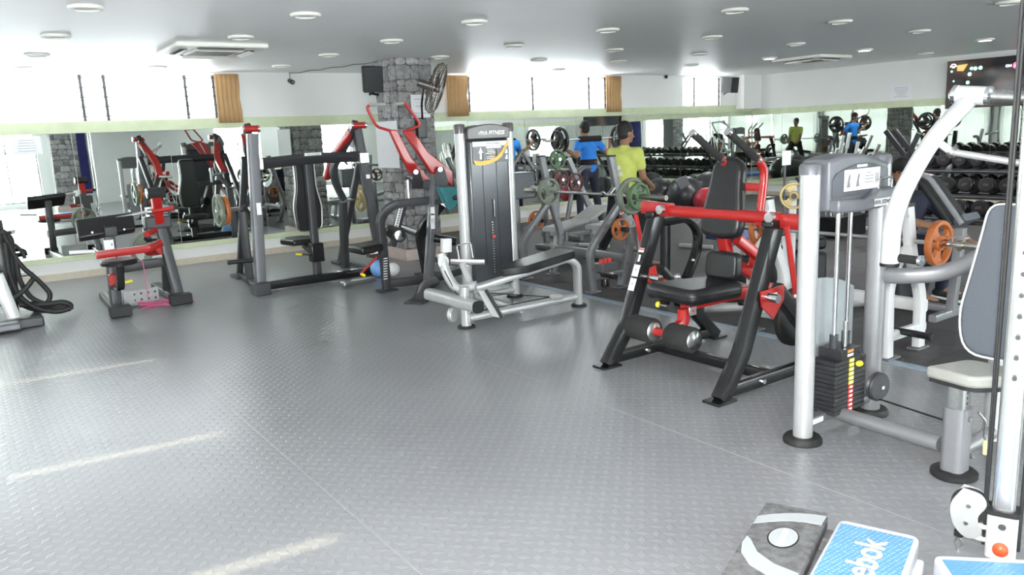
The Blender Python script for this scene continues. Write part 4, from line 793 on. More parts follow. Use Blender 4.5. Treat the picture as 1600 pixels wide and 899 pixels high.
# ------------------------------------------------------------------ lat machine in front of the pillar
def lat():
    t = thing('lat_pulldown', 'dark grey plate-loaded lat pulldown with two long red arms in front of the stone pillar', 'exercise machine', (4.2, 7.9, 0))
    Yf = 7.60
    B().bar([PY(605, 453, 7.75), PY(593, 340, 7.75), PY(612, 320, 7.7), PY(682, 312, 7.6)], .08, .085, .14, ref=(0, 1, 0)).out('front_frame', 'dark', t)
    q = PY(605, 453, 7.75)
    B().box((q.x, q.y, .01), (.2, .16, .02)).out('foot_plate', 'dark', t, bev=.004)
    mp0, mp1 = PY(682, 255, 7.55), PY(668, 455, 7.55)
    B().bar([mp1, mp0], .085, .10, ref=(1, 0, 0)).out('mast', 'dgrey', t, bev=.003)
    B().bar([(4.24, 7.52, .06), (3.98, 7.30, .09), (3.72, 6.97, .03)], .10, .09, .05).out('front_foot', 'dark', t); B().box((3.69, 6.95, .012), (.16, .2, .024), rz=.6).out('foot_plate', 'dark', t, bev=.004)
    B().bar([(3.80, 7.75, .08), (4.3, 7.65, .08), (4.9, 7.9, .08)], .09, .09, .1).out('base_beam', 'dark', t)
    r0_, r1_ = PY(668, 428, 8.2), PY(655, 360, 8.2); B().bar([r0_+V((0, 0, .0)), r1_, PY(690, 318, 8.0)], .10, .10, .12, ref=(0, 1, 0)).out('rear_leg', 'black', t)
    B().box((r0_.x, r0_.y, max(.012, r0_.z)), (.25, .2, .024)).out('foot_plate', 'dark', t, bev=.004); B().bar([(r0_.x, r0_.y, .06), (4.2, 7.6, .07)], .08, .08).out('base_link', 'dark', t)
    # two red arms, each widening from the pivot and ending in a bent tube with a grip
    for (A, Yq, hb, grip, pl) in (
        ([(607, 203), (619, 203), (641, 246), (673, 283), (671, 296), (652, 283), (638, 268), (622, 236)], 7.85, [(612, 205), (588, 198), (573, 168), (577, 165)], [(576, 164), (602, 163)], (650, 272, 665, 292)),
        ([(628, 205), (644, 204), (668, 238), (706, 268), (706, 292), (690, 278), (672, 270), (650, 236)], 7.45, [(630, 206), (658, 196), (634, 163), (630, 161)], [(630, 161), (617, 163)], (688, 268, 702, 290))):
        B().prism([PY(*p, Yq) for p in A], (0, .055, 0)).out('red_arm', 'red', t, bev=.012)
        B().tube([PY(*p, Yq) for p in hb], .015, .05, n=10).out('bent_handle', 'red', t)
        B().cyl(PY(*grip[0], Yq), PY(*grip[1], Yq), .019).out('grip', 'padl', t)
        cx, cy, ex, ey = pl
        B().prism([PY(*p, Yq-.05) for p in ((cx-4, cy-7), (cx+5, cy-7), (cx+12, cy+16), (cx+10, cy+23), (cx-7, cy+23), (cx-9, cy+8))], (0, .02, 0)).out('pivot_cheek', 'dark', t)
        B().cyl(PY(cx, cy-3, Yq-.06), PY(cx, cy-3, Yq-.08), .022).out('pivot_bolt', 'chrome', t)
    B().bar([PY(664, 288, 7.7), PY(700, 294, 7.5)], .12, .10).out('pivot_block', 'dark', t)
    B().cyl(PY(637, 280, 7.8), PY(639, 312, 7.8), .023).out('damper', 'steel', t); B().cyl(PY(634, 278, 7.8), PY(643, 279, 7.8), .028).out('damper_mount', 'chrome', t)
    s0, s1 = PY(628, 322, 7.85), PY(612, 385, 7.85); B().bar([s0, s1], .07, .08, ref=(0, 1, 0)).out('adjuster_arm', 'dark', t)
    B().bar([s0+V((-.03, -.045, 0)), s1.lerp(s0, .35)+V((-.03, -.045, 0))], .05, .006, ref=(1, 0, 0)).out('scale_label', 'whitep', t)
    for i in range(9): p = s0.lerp(s1, .05+.06*i)+V((-.03, -.05, 0)); B().box(p, (.022, .004, .02)).out('scale_number', 'ink', t, smooth=False)
    # thigh rollers
    for a, c in ((PY(612, 364, 7.78), PY(624, 369, 7.45)), (PY(640, 352, 7.8), PY(656, 360, 7.45))):
        pass
    a, c = PY(612, 362, 7.95), PY(624, 368, 7.55); B().cyl(a, c, .075, n=24).out('thigh_roller', 'foam', t); B().lathe(c, c-a, [(.06, 0), (.055, .012), (.03, .02)], 24).out('roller_cap', 'chrome', t); B().lathe(PY(614, 363, 7.75), c-a, [(.04, -.14), (.045, -.13), (.03, -.12)], 20).out('roller_cap', 'chrome', t)
    B().bar([PY(618, 352, 7.9), PY(650, 363, 7.8)], .07, .07).out('roller_beam', 'black', t)
    for a, c in ((PY(543, 387, 7.9), PY(590, 384, 7.7)),):
        st = [PY(543, 390, 7.95), PY(566, 395, 7.6), PY(600, 386, 7.7), PY(590, 378, 8.1)]; z = sum(p.z for p in st)/4
        pad(B(), [(p.x, p.y, z) for p in st], .09, (0, 0, 1)).out('seat_pad', 'pad', t, bev=.03, seg=3)
        B().bar([PY(575, 398, 7.75), PY(600, 402, 7.75)], .08, .06).out('seat_bracket', 'dark', t)
    a, c = PY(589, 402, 7.7), PY(564, 428, 7.7); B().cyl(a, c, .012).out('lever', 'red', t); B().cyl(c, PY(570, 431, 7.7), .016).out('lever_grip', 'yellow', t); B().box(PY(584, 394, 7.68), (.09, .006, .04)).out('label', 'whitep', t, smooth=False); B().box(PY(582, 394, 7.67), (.04, .006, .034)).out('label', 'redp', t, smooth=False)
    for k in range(9): p = PY(603-.5, 404+4*k, 7.70); B().box(p, (.045, .006, .008)).out('scale_mark', 'whitep', t, smooth=False)
    for z in (1.18, 1.10): B().box(PY(676, 330+(1.18-z)*130, 7.48), (.05, .004, .09)).out('label', 'whitep', t, smooth=False)
    B().box(PY(676, 350, 7.48), (.05, .004, .11)).out('instruction_card', 'paper', t, smooth=False)
    B().cyl(PY(675, 318, 7.55), PY(715, 308, 7.3), .028).out('plate_peg', 'dark', t); B().cyl(PY(678, 372, 7.5), PY(712, 378, 7.4), .045).out('plate_peg', 'black', t)
    b_ = PZ(560, 440, .05); B().box((b_.x, b_.y, .05), (.42, .10, .05), rz=.1).out('floor_pedal', 'steel', t, bev=.01)
lat()
c = PY(702, 300, 7.35); b = B()
b.prism([c+V((u, 0, v)) for u, v in ((-.12, .06), (.1, .05), (.12, -.02), (.07, -.16), (-.02, -.2), (-.06, -.08))], (0, .05, 0)); b.prism([c+V((u, .07, v)) for u, v in ((-.12, .06), (.1, .05), (.08, -.1), (-.05, -.13))], (0, .03, 0))
tag(b.out('towel', 'teal', bev=.012), 'teal towel hanging from the lat pulldown', 'towel')
b = PZ(596, 434, 0); bo = tag(B().sph((b.x+.0, b.y+.05, .105), .105, seg=24).out('small_ball', 'lblue'), 'light blue and white exercise ball under the lat pulldown', 'ball')
B()
# white patch of the same ball
o = B().sph((b.x+.14, b.y-.04, .085), .085, seg=20).out('small_ball', 'piping'); tag(o, 'small white exercise ball beside the light blue one', 'ball')
# ------------------------------------------------------------------ preacher curl machine
def preacher():
    t = thing('preacher_curl', 'dark grey preacher curl machine with black arm pad and red lever by the left mirrors', 'exercise machine', (1.5, 9.2, 0))
    q = lambda px, py, Y=8.75: PY(px, py, Y)
    B().bar([(1.24, 8.90, .03), q(168, 352, 8.9)], .13, .10, ref=(0, 1, 0)).out('front_post', 'dark', t, bev=.004)
    B().bar([(1.27, 9.85, .04), (1.23, 8.62, .045)], .11, .08).out('base_rail', 'dark', t, bev=.01); B().box((1.23, 8.62, .06), (.2, .12, .11)).out('foot_cap', 'rubber', t, bev=.01)
    B().bar([(1.85, 10.02, .04), (1.85, 8.82, .045)], .11, .08).out('base_rail', 'dark', t, bev=.01); B().box((1.85, 8.80, .06), (.22, .12, .11)).out('foot_cap', 'rubber', t, bev=.01)
    B().bar([(1.26, 9.25, .40), (1.83, 9.25, .42)], .09, .10).out('crossbeam', 'dark', t); B().bar([(1.83, 9.25, .40), (1.84, 9.4, .05)], .08, .08).out('strut', 'dark', t)
    B().bar([(1.88, 9.0, .05), (1.79, 9.05, .82), (1.74, 9.05, .98)], .10, .10, ref=(0, 1, 0)).out('rear_post', 'dark', t, bev=.004)
    B().box((1.76, 9.02, .88), (.26, .16, .13)).out('shroud_block', 'dark', t, bev=.015)
    B().bar([(1.70, 9.04, .80), (1.70, 9.04, 1.04)], .05, .08, ref=(0, 1, 0)).out('lever_guide', 'silver', t)
    B().bar([(1.77, 8.97, .86), (1.77, 8.97, 1.14)], .09, .09, ref=(0, 1, 0)).out('lever_arm', 'red', t, bev=.008)
    B().cyl((1.68, 8.93, 1.0), (1.92, 8.93, 1.02), .024).out('lever_pin', 'red', t); B().cyl((1.92, 8.93, 1.02), (1.97, 8.93, 1.02), .022).out('pin_grip', 'rubber', t); B().cyl((1.65, 8.92, 1.0), (1.69, 8.93, 1.0), .03).out('pin_collar', 'chrome', t)
    B().cyl((1.69, 8.96, 1.19), (1.86, 8.96, 1.19), .058, n=24).out('foam_roller', 'foam', t); B().lathe((1.69, 8.96, 1.19), (-1, 0, 0), [(.05, 0), (.05, .01), (.02, .014)], 20).out('roller_cap', 'chrome', t)
    B().cyl((1.30, 8.92, .96), (1.66, 8.92, 1.0), .016).out('pivot_bar', 'steel', t)
    B().cyl((1.72, 8.96, .80), (1.60, 8.8, .78), .03).out('joint', 'red', t)
    B().bar([q(150, 399, 8.8), q(235, 388, 8.8), q(250, 380, 8.9)], .07, .075, .06, ref=(0, 1, 0)).out('red_beam', 'red', t); B().cyl(q(148, 393, 8.7), q(108, 395, 8.7), .018).out('curl_grip', 'piping', t)
    # arm pad
    o = q(166, 357, 8.82); pr = [(-.25, -.02), (-.27, .05), (-.26, .08), (.27, .14), (.28, .12), (.26, 0)]
    B().prism([o+V((-.26, -.02, -.09)), o+V((.26, -.02, -.05)), o+V((.29, .16, .11)), o+V((-.25, .16, .08))], V((0, -.07, .06))).out('arm_pad', 'pad', t, bev=.02, seg=3)
    for u in (-.14, .15): B().cyl(o+V((u, -.075, -.02)), o+V((u, -.085, -.02)), .010, n=8).out('pad_screw', 'steel', t)
    B().box(o+V((.03, -.05, -.03)), (.12, .05, .10)).out('pad_bracket', 'black', t, bev=.008)
    for z, h in ((.76, .10), (.65, .11)): B().box((1.245, 8.835, z-.05), (.09, .004, h)).out('instruction_card', 'paper', t, smooth=False); 
    B().box((1.27, 8.831, .71), (.012, .003, .02)).out('print', 'ink', t, smooth=False); B().box((1.27, 8.831, .60), (.012, .003, .02)).out('print', 'ink', t, smooth=False); B().box((1.235, 8.835, .87), (.03, .004, .06)).out('figure_decal', 'whitep', t, smooth=False)
    # round seat
    s0 = q(186, 410, 8.55); B().lathe((s0.x, s0.y, s0.z-.03), (0, 0, 1), [(.12, 0), (.165, .01), (.17, .04), (.15, .06), (.05, .065)], 28).out('seat_pad', 'pad', t)
    B().bar([(s0.x, s0.y, s0.z-.03), (s0.x-.01, s0.y+.05, .30), (1.24, 8.88, .28)], .07, .07, .05).out('seat_post', 'black', t); B().box((1.26, 8.78, .36), (.14, .08, .12)).out('seat_clamp', 'red', t, bev=.015); B().cyl((1.31, 8.75, .32), (1.40, 8.74, .33), .016).out('clamp_lever', 'yellow', t)
    wplate((1.70, 9.28, .57), (.35, 1, 0), .20, .05, 'grplate', 'grey green plate on the red hub of the preacher curl machine'); B().cyl((1.77, 9.0, .60), (1.69, 9.24, .57), .07).out('red_hub', 'red', t)
preacher()
b = B(); R_ = Matrix.Rotation(.08, 3, 'Z'); c = V((1.52, 9.1, .10)); b.box(c, (.36, .03, .15), rot=R_); b.box(c+V((0, .10, -.02)), (.34, .015, .12), rot=R_)
o = tag(b.out('perforated_step', 'greyp', bev=.006), 'grey perforated foot plate standing under the preacher curl machine', 'foot plate')
for i in range(5):
    for j in (0, 1): B().cyl(V((c.x-.14+i*.07, c.y-.017, .065+j*.065))-o.location, V((c.x-.14+i*.07, c.y-.021, .065+j*.065))-o.location, .012, n=10).out('hole', 'dark_slot', o)
pts = []
b = B()
for k in range(4):
    ph = random.uniform(0, 1); pts = [(1.47+.52*i/18+.0*k, 8.86+.05*k+.05*math.sin(i*.7+ph*5), .012+.008*k+.006*math.sin(i+ph)) for i in range(19)]
    b.tube(pts, .007, n=6)
tag(b.out('resistance_band', 'pink'), 'pink resistance bands tangled on the floor under the preacher curl', 'resistance band')
b = B().tube([(1.56, 9.0, .50), (1.57, 8.98, .3), (1.565, 8.97, .03)], .004, n=6); tag(b.out('pink_cord', 'pink'), 'thin pink cord hanging down inside the preacher curl', 'cord')
# ------------------------------------------------------------------ battle rope stand at the left edge
t = thing('rope_stand', 'silver and black stand at the left edge carrying battle ropes', 'stand', (.28, 9.2, 0))
B().bar([PY(-6, 430, 8.9), PY(22, 498, 8.9)], .10, .12, ref=(0, 1, 0)).out('silver_post', 'silver', t); B().bar([(.35, 9.3, .02), (.33, 9.3, 1.02)], .11, .12, ref=(0, 1, 0)).out('black_post', 'black', t)
B().cyl(PY(-10, 437, 9.1), PY(52, 427, 9.2), .022).out('peg', 'steel', t); B().cyl(PY(0, 366, 9.2), PY(21, 362, 9.0), .02).out('hook', 'steel', t)
B().box((.30, 9.0, .05), (.55, .5, .10)).out('base_block', 'dark', t, bev=.015); B().box((.15, 8.7, .06), (.45, .2, .07)).out('front_foot', 'dgrey', t, bev=.015)
b = B()
def rp(l, Y, r=.024): b.tube(fillet([PY(x, y, Y) for x, y in l], .25, 6), r, n=10)
rp([(2, 362), (16, 372), (20, 430), (24, 470), (60, 486), (98, 482), (113, 478)], 9.05, .035); rp([(6, 366), (22, 400), (35, 418), (62, 440), (80, 460), (74, 476), (50, 468), (30, 440), (24, 402)], 9.0)
rp([(22, 382), (34, 392), (39, 404)], 9.1, .018); rp([(8, 380), (14, 430), (30, 466), (60, 484), (90, 488), (110, 482)], 8.95, .026); rp([(2, 480), (20, 468), (40, 452), (52, 436)], 8.9, .024); rp([(30, 476), (70, 476), (100, 472), (113, 478), (95, 486)], 8.98, .03)
tag(b.out('battle_rope', 'rubber'), 'thick black battle ropes looped over the stand and trailing on the floor', 'rope')
# ------------------------------------------------------------------ exercise balls, benches and other kit behind
for px, py, X, r, m, lab in ((1031, 296, 11.3, .33, 'ballb', 'black exercise ball furthest left behind the yellow shirted man'), (1070, 302, 11.35, .35, 'ballb', 'large black exercise ball left of the red ball'), (1108, 290, 12.3, .36, 'ballb', 'black exercise ball behind the red ball'), (1104, 313, 11.4, .25, 'ballr', 'red exercise ball between the black ones'), (1090, 283, 12.6, .33, 'ballb', 'black exercise ball at the back against the mirror wall')):
    p = PX(px, py, X); o = B().sph((p.x, p.y, r), r, seg=32).out('exercise_ball', m); tag(o, lab, 'ball', 'exercise balls by the mirror')
p = PX(1066, 285, 10.9); tag(B().prism([(p.x-.2, p.y, p.z+.05), (p.x+.1, p.y, p.z+.12), (p.x+.2, p.y, p.z-.05), (p.x-.05, p.y, p.z-.14)], (0, .03, 0)).out('towel', 'dgrey', bev=.01), 'grey towel draped over a bench in front of the black exercise ball', 'towel')
def flat_bench(x, y, rz, label, mpad='padg', mfr='silver', tilt=0, L_=1.2, h=.42):
    t = thing('flat_bench', label, 'bench', (x, y, 0)); c, s = math.cos(rz), math.sin(rz)
    def P(u, v, z): return (x+u*c-v*s, y+u*s+v*c, z)
    B().bar([P(-L_/2, 0, h-.06-tilt*.2), P(L_/2, 0, h-.06+tilt*.2)], .07, .05).out('spine', mfr, t)
    for u in (-L_*.4, L_*.38):
        B().bar([P(u, 0, h-.06), P(u*1.12, 0, .04)], .06, .06).out('leg', mfr, t); B().bar([P(u*1.12, -.24, .03), P(u*1.12, .24, .03)], .05, .05).out('foot_bar', mfr, t)
    B().bar([P(-L_/2, 0, h-tilt*.2), P(L_*.12, 0, h)], .30, .06, r=.02).out('seat_pad', mpad, t); B().bar([P(L_*.14, 0, h), P(L_*.5+.1, 0, h+.02+tilt)], .30, .06, r=.02).out('back_pad', mpad, t)
    return t
flat_bench(6.85, 8.2, .35, 'pale grey adjustable bench with raised back behind the grey barbell rack', 'padlg', 'silver', .12)
flat_bench(7.1, 7.62, .1, 'pale grey flat bench nearer the walking man', 'padlg', 'silver', .03, .95)
flat_bench(8.6, 7.35, .3, 'white topped bench behind the crunch machine', 'padl', 'silver', 0, 1.1, .46)
flat_bench(11.0, 7.0, 1.3, 'black topped bench in front of the dumbbell rack', 'pad', 'silver', .3)
tag(B().box((9.9, 7.4, .03), (1.9, .7, .06)).out('exercise_mat', 'bluem', bev=.01), 'blue exercise mat lying on the dark rubber floor', 'mat')
# incline bench the capped person leans against
q = lambda px, py, X=6.6: PX(px, py, X)
t = thing('incline_bench', 'grey framed incline bench the person in the cap leans over', 'bench', (6.6, 3.3, 0))
B().bar([q(1432, 277), q(1450, 281), q(1500, 352)], .30, .06, .12, ref=(1, 0, 0), r=.02).out('back_pad', 'pad', t); B().bar([q(1434, 272, 6.45), q(1452, 277, 6.45), q(1503, 350, 6.45)], .04, .035, .10, ref=(1, 0, 0)).out('pad_frame', 'silver_d2', t)
B().bar([q(1496, 350), q(1518, 338)], .26, .06, ref=(1, 0, 0), r=.02).out('seat_pad', 'padg', t); B().bar([q(1502, 356), (6.6, 3.1, .04)], .07, .07).out('post', 'silver_d2', t); B().bar([(6.3, 3.1, .03), (6.9, 3.1, .03)], .06, .06).out('foot_bar', 'silver_d2', t); B().bar([(6.6, 3.1, .06), (6.6, 3.95, .06)], .06, .06).out('base_beam', 'silver_d2', t)
# black machine seen through the crunch machine
def hack():
    t = thing('leg_machine', 'black framed leg machine with a curved tube behind the crunch machine', 'exercise machine', (5.8, 5.0, 0))
    B().bar([PY(1035, 348, 5.0), PY(1075, 340, 5.0), PY(1092, 362, 5.0), PY(1088, 395, 5.0), PY(1072, 436, 4.9)], .07, .07, .22, ref=(0, 1, 0)).out('curved_frame', 'black', t)
    B().box((5.60, 4.95, .03), (.5, .12, .06)).out('base_rail', 'black', t, bev=.01); a = PY(1040, 350, 5.0); B().bar([a, (a.x-.02, 5.0, .03)], .07, .07, ref=(0, 1, 0)).out('rear_post', 'black', t)
    B().bar([(5.45, 4.95, .03), (6.7, 4.5, .05)], .09, .08).out('base_beam', 'black', t)
    c = V((6.15, 4.45, .33)); B().box(c, (.75, .42, .26), rz=-.3).out('roller_carriage', 'dark', t, bev=.03); B().box(c+V((.1, .0, .20)), (.62, .38, .12), rz=-.3).out('seat_pad', 'pad', t, bev=.03)
    B().bar([(6.2, 4.6, .05), (6.2, 4.6, .35)], .1, .1, ref=(1, 0, 0)).out('post', 'silver_d2', t); B().sph(PY(1083, 407, 4.9), .018, seg=10).out('knob', 'chrome', t)
    B().bar([PY(1190, 345, 4.6), PY(1182, 378, 4.6), PY(1150, 392, 4.6)], .10, .08, .08, ref=(0, 1, 0), r=.03).out('side_shroud', 'white', t)
hack()
t = thing('white_machine', 'white framed machine partly hidden behind the right leg of the crunch machine', 'exercise machine', (6.0, 3.95, 0))
B().bar([PY(1222, 372, 4.2), PY(1226, 440, 4.2)], .10, .08, ref=(1, 0, 0)).out('post', 'white', t); B().bar([PY(1200, 352, 4.3), PY(1252, 345, 4.0)], .07, .05).out('arm', 'white', t); B().bar([PY(1196, 366, 4.3), PY(1252, 352, 4.0)], .10, .10).out('pad', 'pad', t)
a = PY(1226, 440, 4.2); B().bar([(a.x, a.y, a.z+.05), (a.x+.05, a.y+.1, .03)], .09, .08, ref=(1, 0, 0)).out('post_foot', 'white', t); B().cyl((a.x-.1, a.y, .05), (a.x+.6, a.y-.5, .05), .04).out('base_tube', 'silver', t); B().cyl((a.x-.6, a.y+.4, .05), (a.x-.1, a.y, .05), .04).out('base_tube', 'silver', t)
# grey machines and plate trees behind the grey barbell rack
t = thing('squat_rack', 'grey squat rack with diagonal tubes behind the grey barbell rack', 'exercise machine', (7.9, 9.2, 0))
for Y in (8.9, 9.9):
    B().tube([PY(885, 352, Y), PY(895, 290, Y), PY(908, 262, Y), PY(922, 262, Y)], .035, .12, n=10).out('bent_tube', 'dgrey2', t)
    a = PY(885, 352, Y); B().cyl((a.x, a.y, a.z), (a.x-.02, a.y, .0), .035).out('rack_leg', 'dgrey2', t)
    B().bar([PY(888, 248, Y), PY(930, 345, Y)], .06, .08, ref=(0, 1, 0)).out('diagonal_post', 'silver_d2', t); B().bar([PY(820, 262, Y), PY(872, 262, Y)], .06, .05).out('shelf_beam', 'dgrey2', t)
    a = PY(930, 345, Y); B().bar([(a.x, Y, a.z+.02), (a.x+.05, Y, .02)], .06, .08, ref=(0, 1, 0)).out('post_foot', 'silver_d2', t)
B().bar([(7.6, 8.95, .05), (7.6, 9.9, .05)], .07, .07).out('base_beam', 'dgrey2', t); B().bar([(7.6, 9.4, .05), (8.2, 9.4, .05)], .07, .07).out('base_beam', 'dgrey2', t)
a, c = PY(815, 265, 8.6), PY(848, 262, 8.6)
t = thing('grey_cabinet_machine', 'flat grey machine body between the cable row tower and the grey barbell rack', 'exercise machine', (6.7, 8.7, 0))
B().box(((a.x+c.x)/2, 9.0, .92), (.46, .3, .36)).out('body_panel', 'cap', t, bev=.02); B().bar([PY(800, 262, 8.7), PY(815, 236, 8.7), PY(833, 262, 8.7)], .04, .05, ref=(0, 1, 0)).out('top_bracket', 'dgrey2', t)
for x in (6.45, 6.95): B().bar([(x, 9.0, .80), (x+.02, 9.0, .02)], .07, .07, ref=(1, 0, 0)).out('leg', 'dgrey2', t)
B().cyl(PY(828, 293, 8.5), PY(845, 294, 8.5), .026).out('peg', 'chrome', t)
t = thing('plate_tree', 'grey plate tree carrying green and maroon plates left of the man in blue', 'plate rack', (7.1, 8.75, 0))
B().bar([PY(868, 345, 8.75), PY(872, 240, 8.75)], .07, .07, ref=(1, 0, 0)).out('post', 'dgrey2', t); a = PY(868, 345, 8.75); B().box((a.x, 8.75, .04), (.5, .36, .06)).out('base', 'dgrey2', t, bev=.01); B().bar([(a.x, 8.75, .05), (a.x, 8.75, a.z+.02)], .07, .07, ref=(1, 0, 0)).out('post_foot', 'dgrey2', t)
for px, py, r, m, lab in ((871, 249, .135, 'green', 'green grip plate high on the grey plate tree'), (876, 281, .14, 'maroon', 'maroon plate on the grey plate tree, under the green one'), (900, 285, .13, 'maroon', 'maroon plate hung on the squat rack beside the plate tree')):
    c = PY(px, py, 8.60); B().cyl(c+V((-.0, .18, 0)), c+V((0, -.06, 0)), .022).out('peg', 'chrome', t); wplate(c, (0, 1, 0), r, .045, m, lab)
# chrome bars standing in a holder, seen over the press head
t = thing('bar_holder', 'black floor holder for upright bars behind the silver press head', 'bar holder', (10.3, 6.6, 0)); B().box((10.3, 6.6, .15), (.7, .7, .30)).out('base', 'black', t, bev=.02)
for k, (px, top) in enumerate(((1298, 238), (1309, 232), (1318, 212), (1328, 208), (1341, 222), (1352, 230), (1362, 212), (1374, 226))):
    c = PX(px, top, 10.05+.07*k); e_ = V((10.08+.06*k, 6.45+.28*((k*3) % 4)/3, .16))
    b = B().cyl(e_, c, .013, n=10); b.cyl(c.lerp(e_, .16), c, .024, n=12)
    tag(b.out('upright_bar', 'steel'), 'chrome bar standing in the floor holder, %s from the left' % ('first second third fourth fifth sixth seventh eighth'.split()[k]), 'bar', 'upright bars in the floor holder')
t = thing('pulley_machine', 'dark plate-loaded machine with diagonal tubes above the dumbbell rack', 'exercise machine', (10.8, 6.2, 0))
for (p0, p1) in (((1384, 205), (1428, 262)), ((1398, 204), (1440, 258)), ((1418, 246), (1436, 208))): B().cyl(PX(*p0, 10.8), PX(*p1, 10.8), .035).out('tube', 'dark', t)
a = PX(1430, 262, 10.8); B().cyl((10.8, a.y, a.z+.02), (10.8, a.y, 0), .05).out('post', 'dark', t); B().box((10.8, a.y, .03), (.8, .3, .06)).out('base', 'dark', t, bev=.01)
# bottle and kettle weights on the floor
c = PZ(946, 447, 0); t = tag(B().lathe((c.x, c.y, 0), (0, 0, 1), [(.045, 0), (.045, .08), (.04, .09)], 18).out('small_bottle', 'black'), 'small black bottle with a red lid on the floor by the grey barbell rack', 'bottle'); B().lathe((0, 0, .085), (0, 0, 1), [(.046, 0), (.046, .02), (.02, .024)], 18).out('bottle_lid', 'redp', t)
c = PY(946, 416, 6.1)
t = tag(B().box((c.x, c.y, .22), (.22, .16, .10)).out('gear_box', 'dgrey', bev=.01), 'grey box with red tops tucked inside the grey barbell rack', 'box')
for k in range(3): B().cyl((-.06+.06*k, 0, .10), (-.06+.06*k, 0, .14), .022).out('red_top', 'redp', t)
# ------------------------------------------------------------------ dumbbell rack along the right wall
t = thing('dumbbell_rack', 'long three-tier grey dumbbell rack along the right mirror wall', 'rack', (12.6, 6.2, 0))
TI = [(12.62, .80), (12.46, .43), (12.30, .10)]
YA, YB_ = 3.9, 8.5
for x, z in TI:
    B().bar([(x+.02, YA, z-.03), (x+.02, YB_, z-.03)], .02, .03, ref=(0, 0, 1)).out('shelf_lip', 'dgrey', t); B().bar([(x+.32, YA, z+.03), (x+.32, YB_, z+.03)], .04, .05, ref=(0, 0, 1)).out('shelf_rail', 'dgrey', t); B().box((x+.17, (YA+YB_)/2, z-.03), (.30, YB_-YA, .015), rot=Matrix.Rotation(-.18, 3, 'Y')).out('shelf_tray', 'dark', t)
for y in (YA, (YA+YB_)/2, YB_):
    B().bar([(12.45, y, .02), (12.95, y, 1.0)], .08, .06).out('rack_post', 'dgrey', t); B().box((12.6, y, .02), (.75, .08, .04)).out('rack_foot', 'dgrey', t)
ordn = 'first second third fourth fifth sixth seventh eighth ninth tenth eleventh twelfth thirteenth fourteenth fifteenth sixteenth seventeenth eighteenth nineteenth twentieth'.split()
protos = {}
for ti, ((x, z), tn) in enumerate(zip(TI, ('top', 'middle', 'bottom'))):
    n = 19 if ti == 0 else 16; r = (.10, .115, .12)[ti]
    for k in range(n):
        y = YB_-.15-(YB_-YA-.3)*k/(n-1); th = (k % 5 == 1)
        base_ = V((x+.17, y, z+r+.015))
        lab = 'black round-headed dumbbell on the %s tier of the rack, %s from the left' % (tn, ordn[k])
        if ti not in protos:
            o = thing('dumbbell', lab, 'dumbbell', tuple(base_), 'dumbbells on the wall rack')
            B().cyl(base_+V((-.07, 0, .012)), base_+V((.07, 0, -.012)), .017, n=10).out('handle', 'chrome', o)
            for s_ in (-1, 1):
                c = base_+V((s_*.115, 0, -s_*.02)); hd = B().lathe(c, (-1, 0, .17), [(r*.55, -.05), (r*.95, -.045), (r, -.03), (r, .03), (r*.9, .045), (r*.55, .05)], 12).out('head', 'dbl', o)
                if s_ < 0: B().box(c+V((-.053, 0, .008)), (.004, r*.75, r*.4), rot=Matrix.Rotation(-.17, 3, 'Y')).out('weight_number_patch', 'dbtext', o, smooth=False) if 'dbtext' in MT else None
            protos[ti] = o; o.rotation_euler.x = random.uniform(-.5, .5)
        else:
            s0_ = protos[ti]; o = s0_.copy(); C.objects.link(o); o.location = base_; o['label'] = lab; o.rotation_euler.x = random.uniform(-.6, .6)
            for ch in s0_.children: c2 = ch.copy(); C.objects.link(c2); c2.parent = o
# ------------------------------------------------------------------ people
def cap_(b, p, q, r1, r2, n=12, flat=1, ref=None):
    """tapered limb with round ends"""
    p, q = V(p), V(q); d = (q-p).normalized(); L_ = (q-p).length; prof = []
    for i in range(5): a = -PI/2+PI/2*i/4; prof.append((r1*math.cos(a), r1*math.sin(a)))
    for i in range(5): a = PI/2*i/4; prof.append((r2*math.cos(a), L_+r2*math.sin(a)))
    a_ = V(ref) if ref is not None else d.orthogonal(); a_ = (a_-d*a_.dot(d)).normalized(); e = d.cross(a_); rings = []
    for r, tt in prof: rings.append([b.bm.verts.new(p+d*tt+(a_*math.cos(2*PI*i/n)+e*math.sin(2*PI*i/n)*flat)*max(r, .001)) for i in range(n)])
    for i in range(len(rings)-1):
        for j in range(n): b.bm.faces.new((rings[i][j], rings[i][(j+1) % n], rings[i+1][(j+1) % n], rings[i+1][j]))
    b.bm.faces.new(rings[0][::-1]); b.bm.faces.new(rings[-1])
def fuse(b, name, m, parent, vox=.014, sm=4):
    loc = V(parent['_o']); bm = b.bm; bmesh.ops.recalc_face_normals(bm, faces=bm.faces); bmesh.ops.translate(bm, verts=bm.verts, vec=-loc)
    me = bpy.data.meshes.new(name); bm.to_mesh(me); bm.free(); o = bpy.data.objects.new(name, me); C.objects.link(o)
    r = o.modifiers.new('r', 'REMESH'); r.mode = 'VOXEL'; r.voxel_size = vox; s_ = o.modifiers.new('s', 'SMOOTH'); s_.iterations = sm; s_.factor = .5
    dg = bpy.context.evaluated_depsgraph_get(); m2 = bpy.data.meshes.new_from_object(o.evaluated_get(dg)); o.modifiers.clear(); o.data = m2; m2.materials.clear(); m2.materials.append(MT[m])
    m2.polygons.foreach_set('use_smooth', [True]*len(m2.polygons)); o.parent = parent; return o
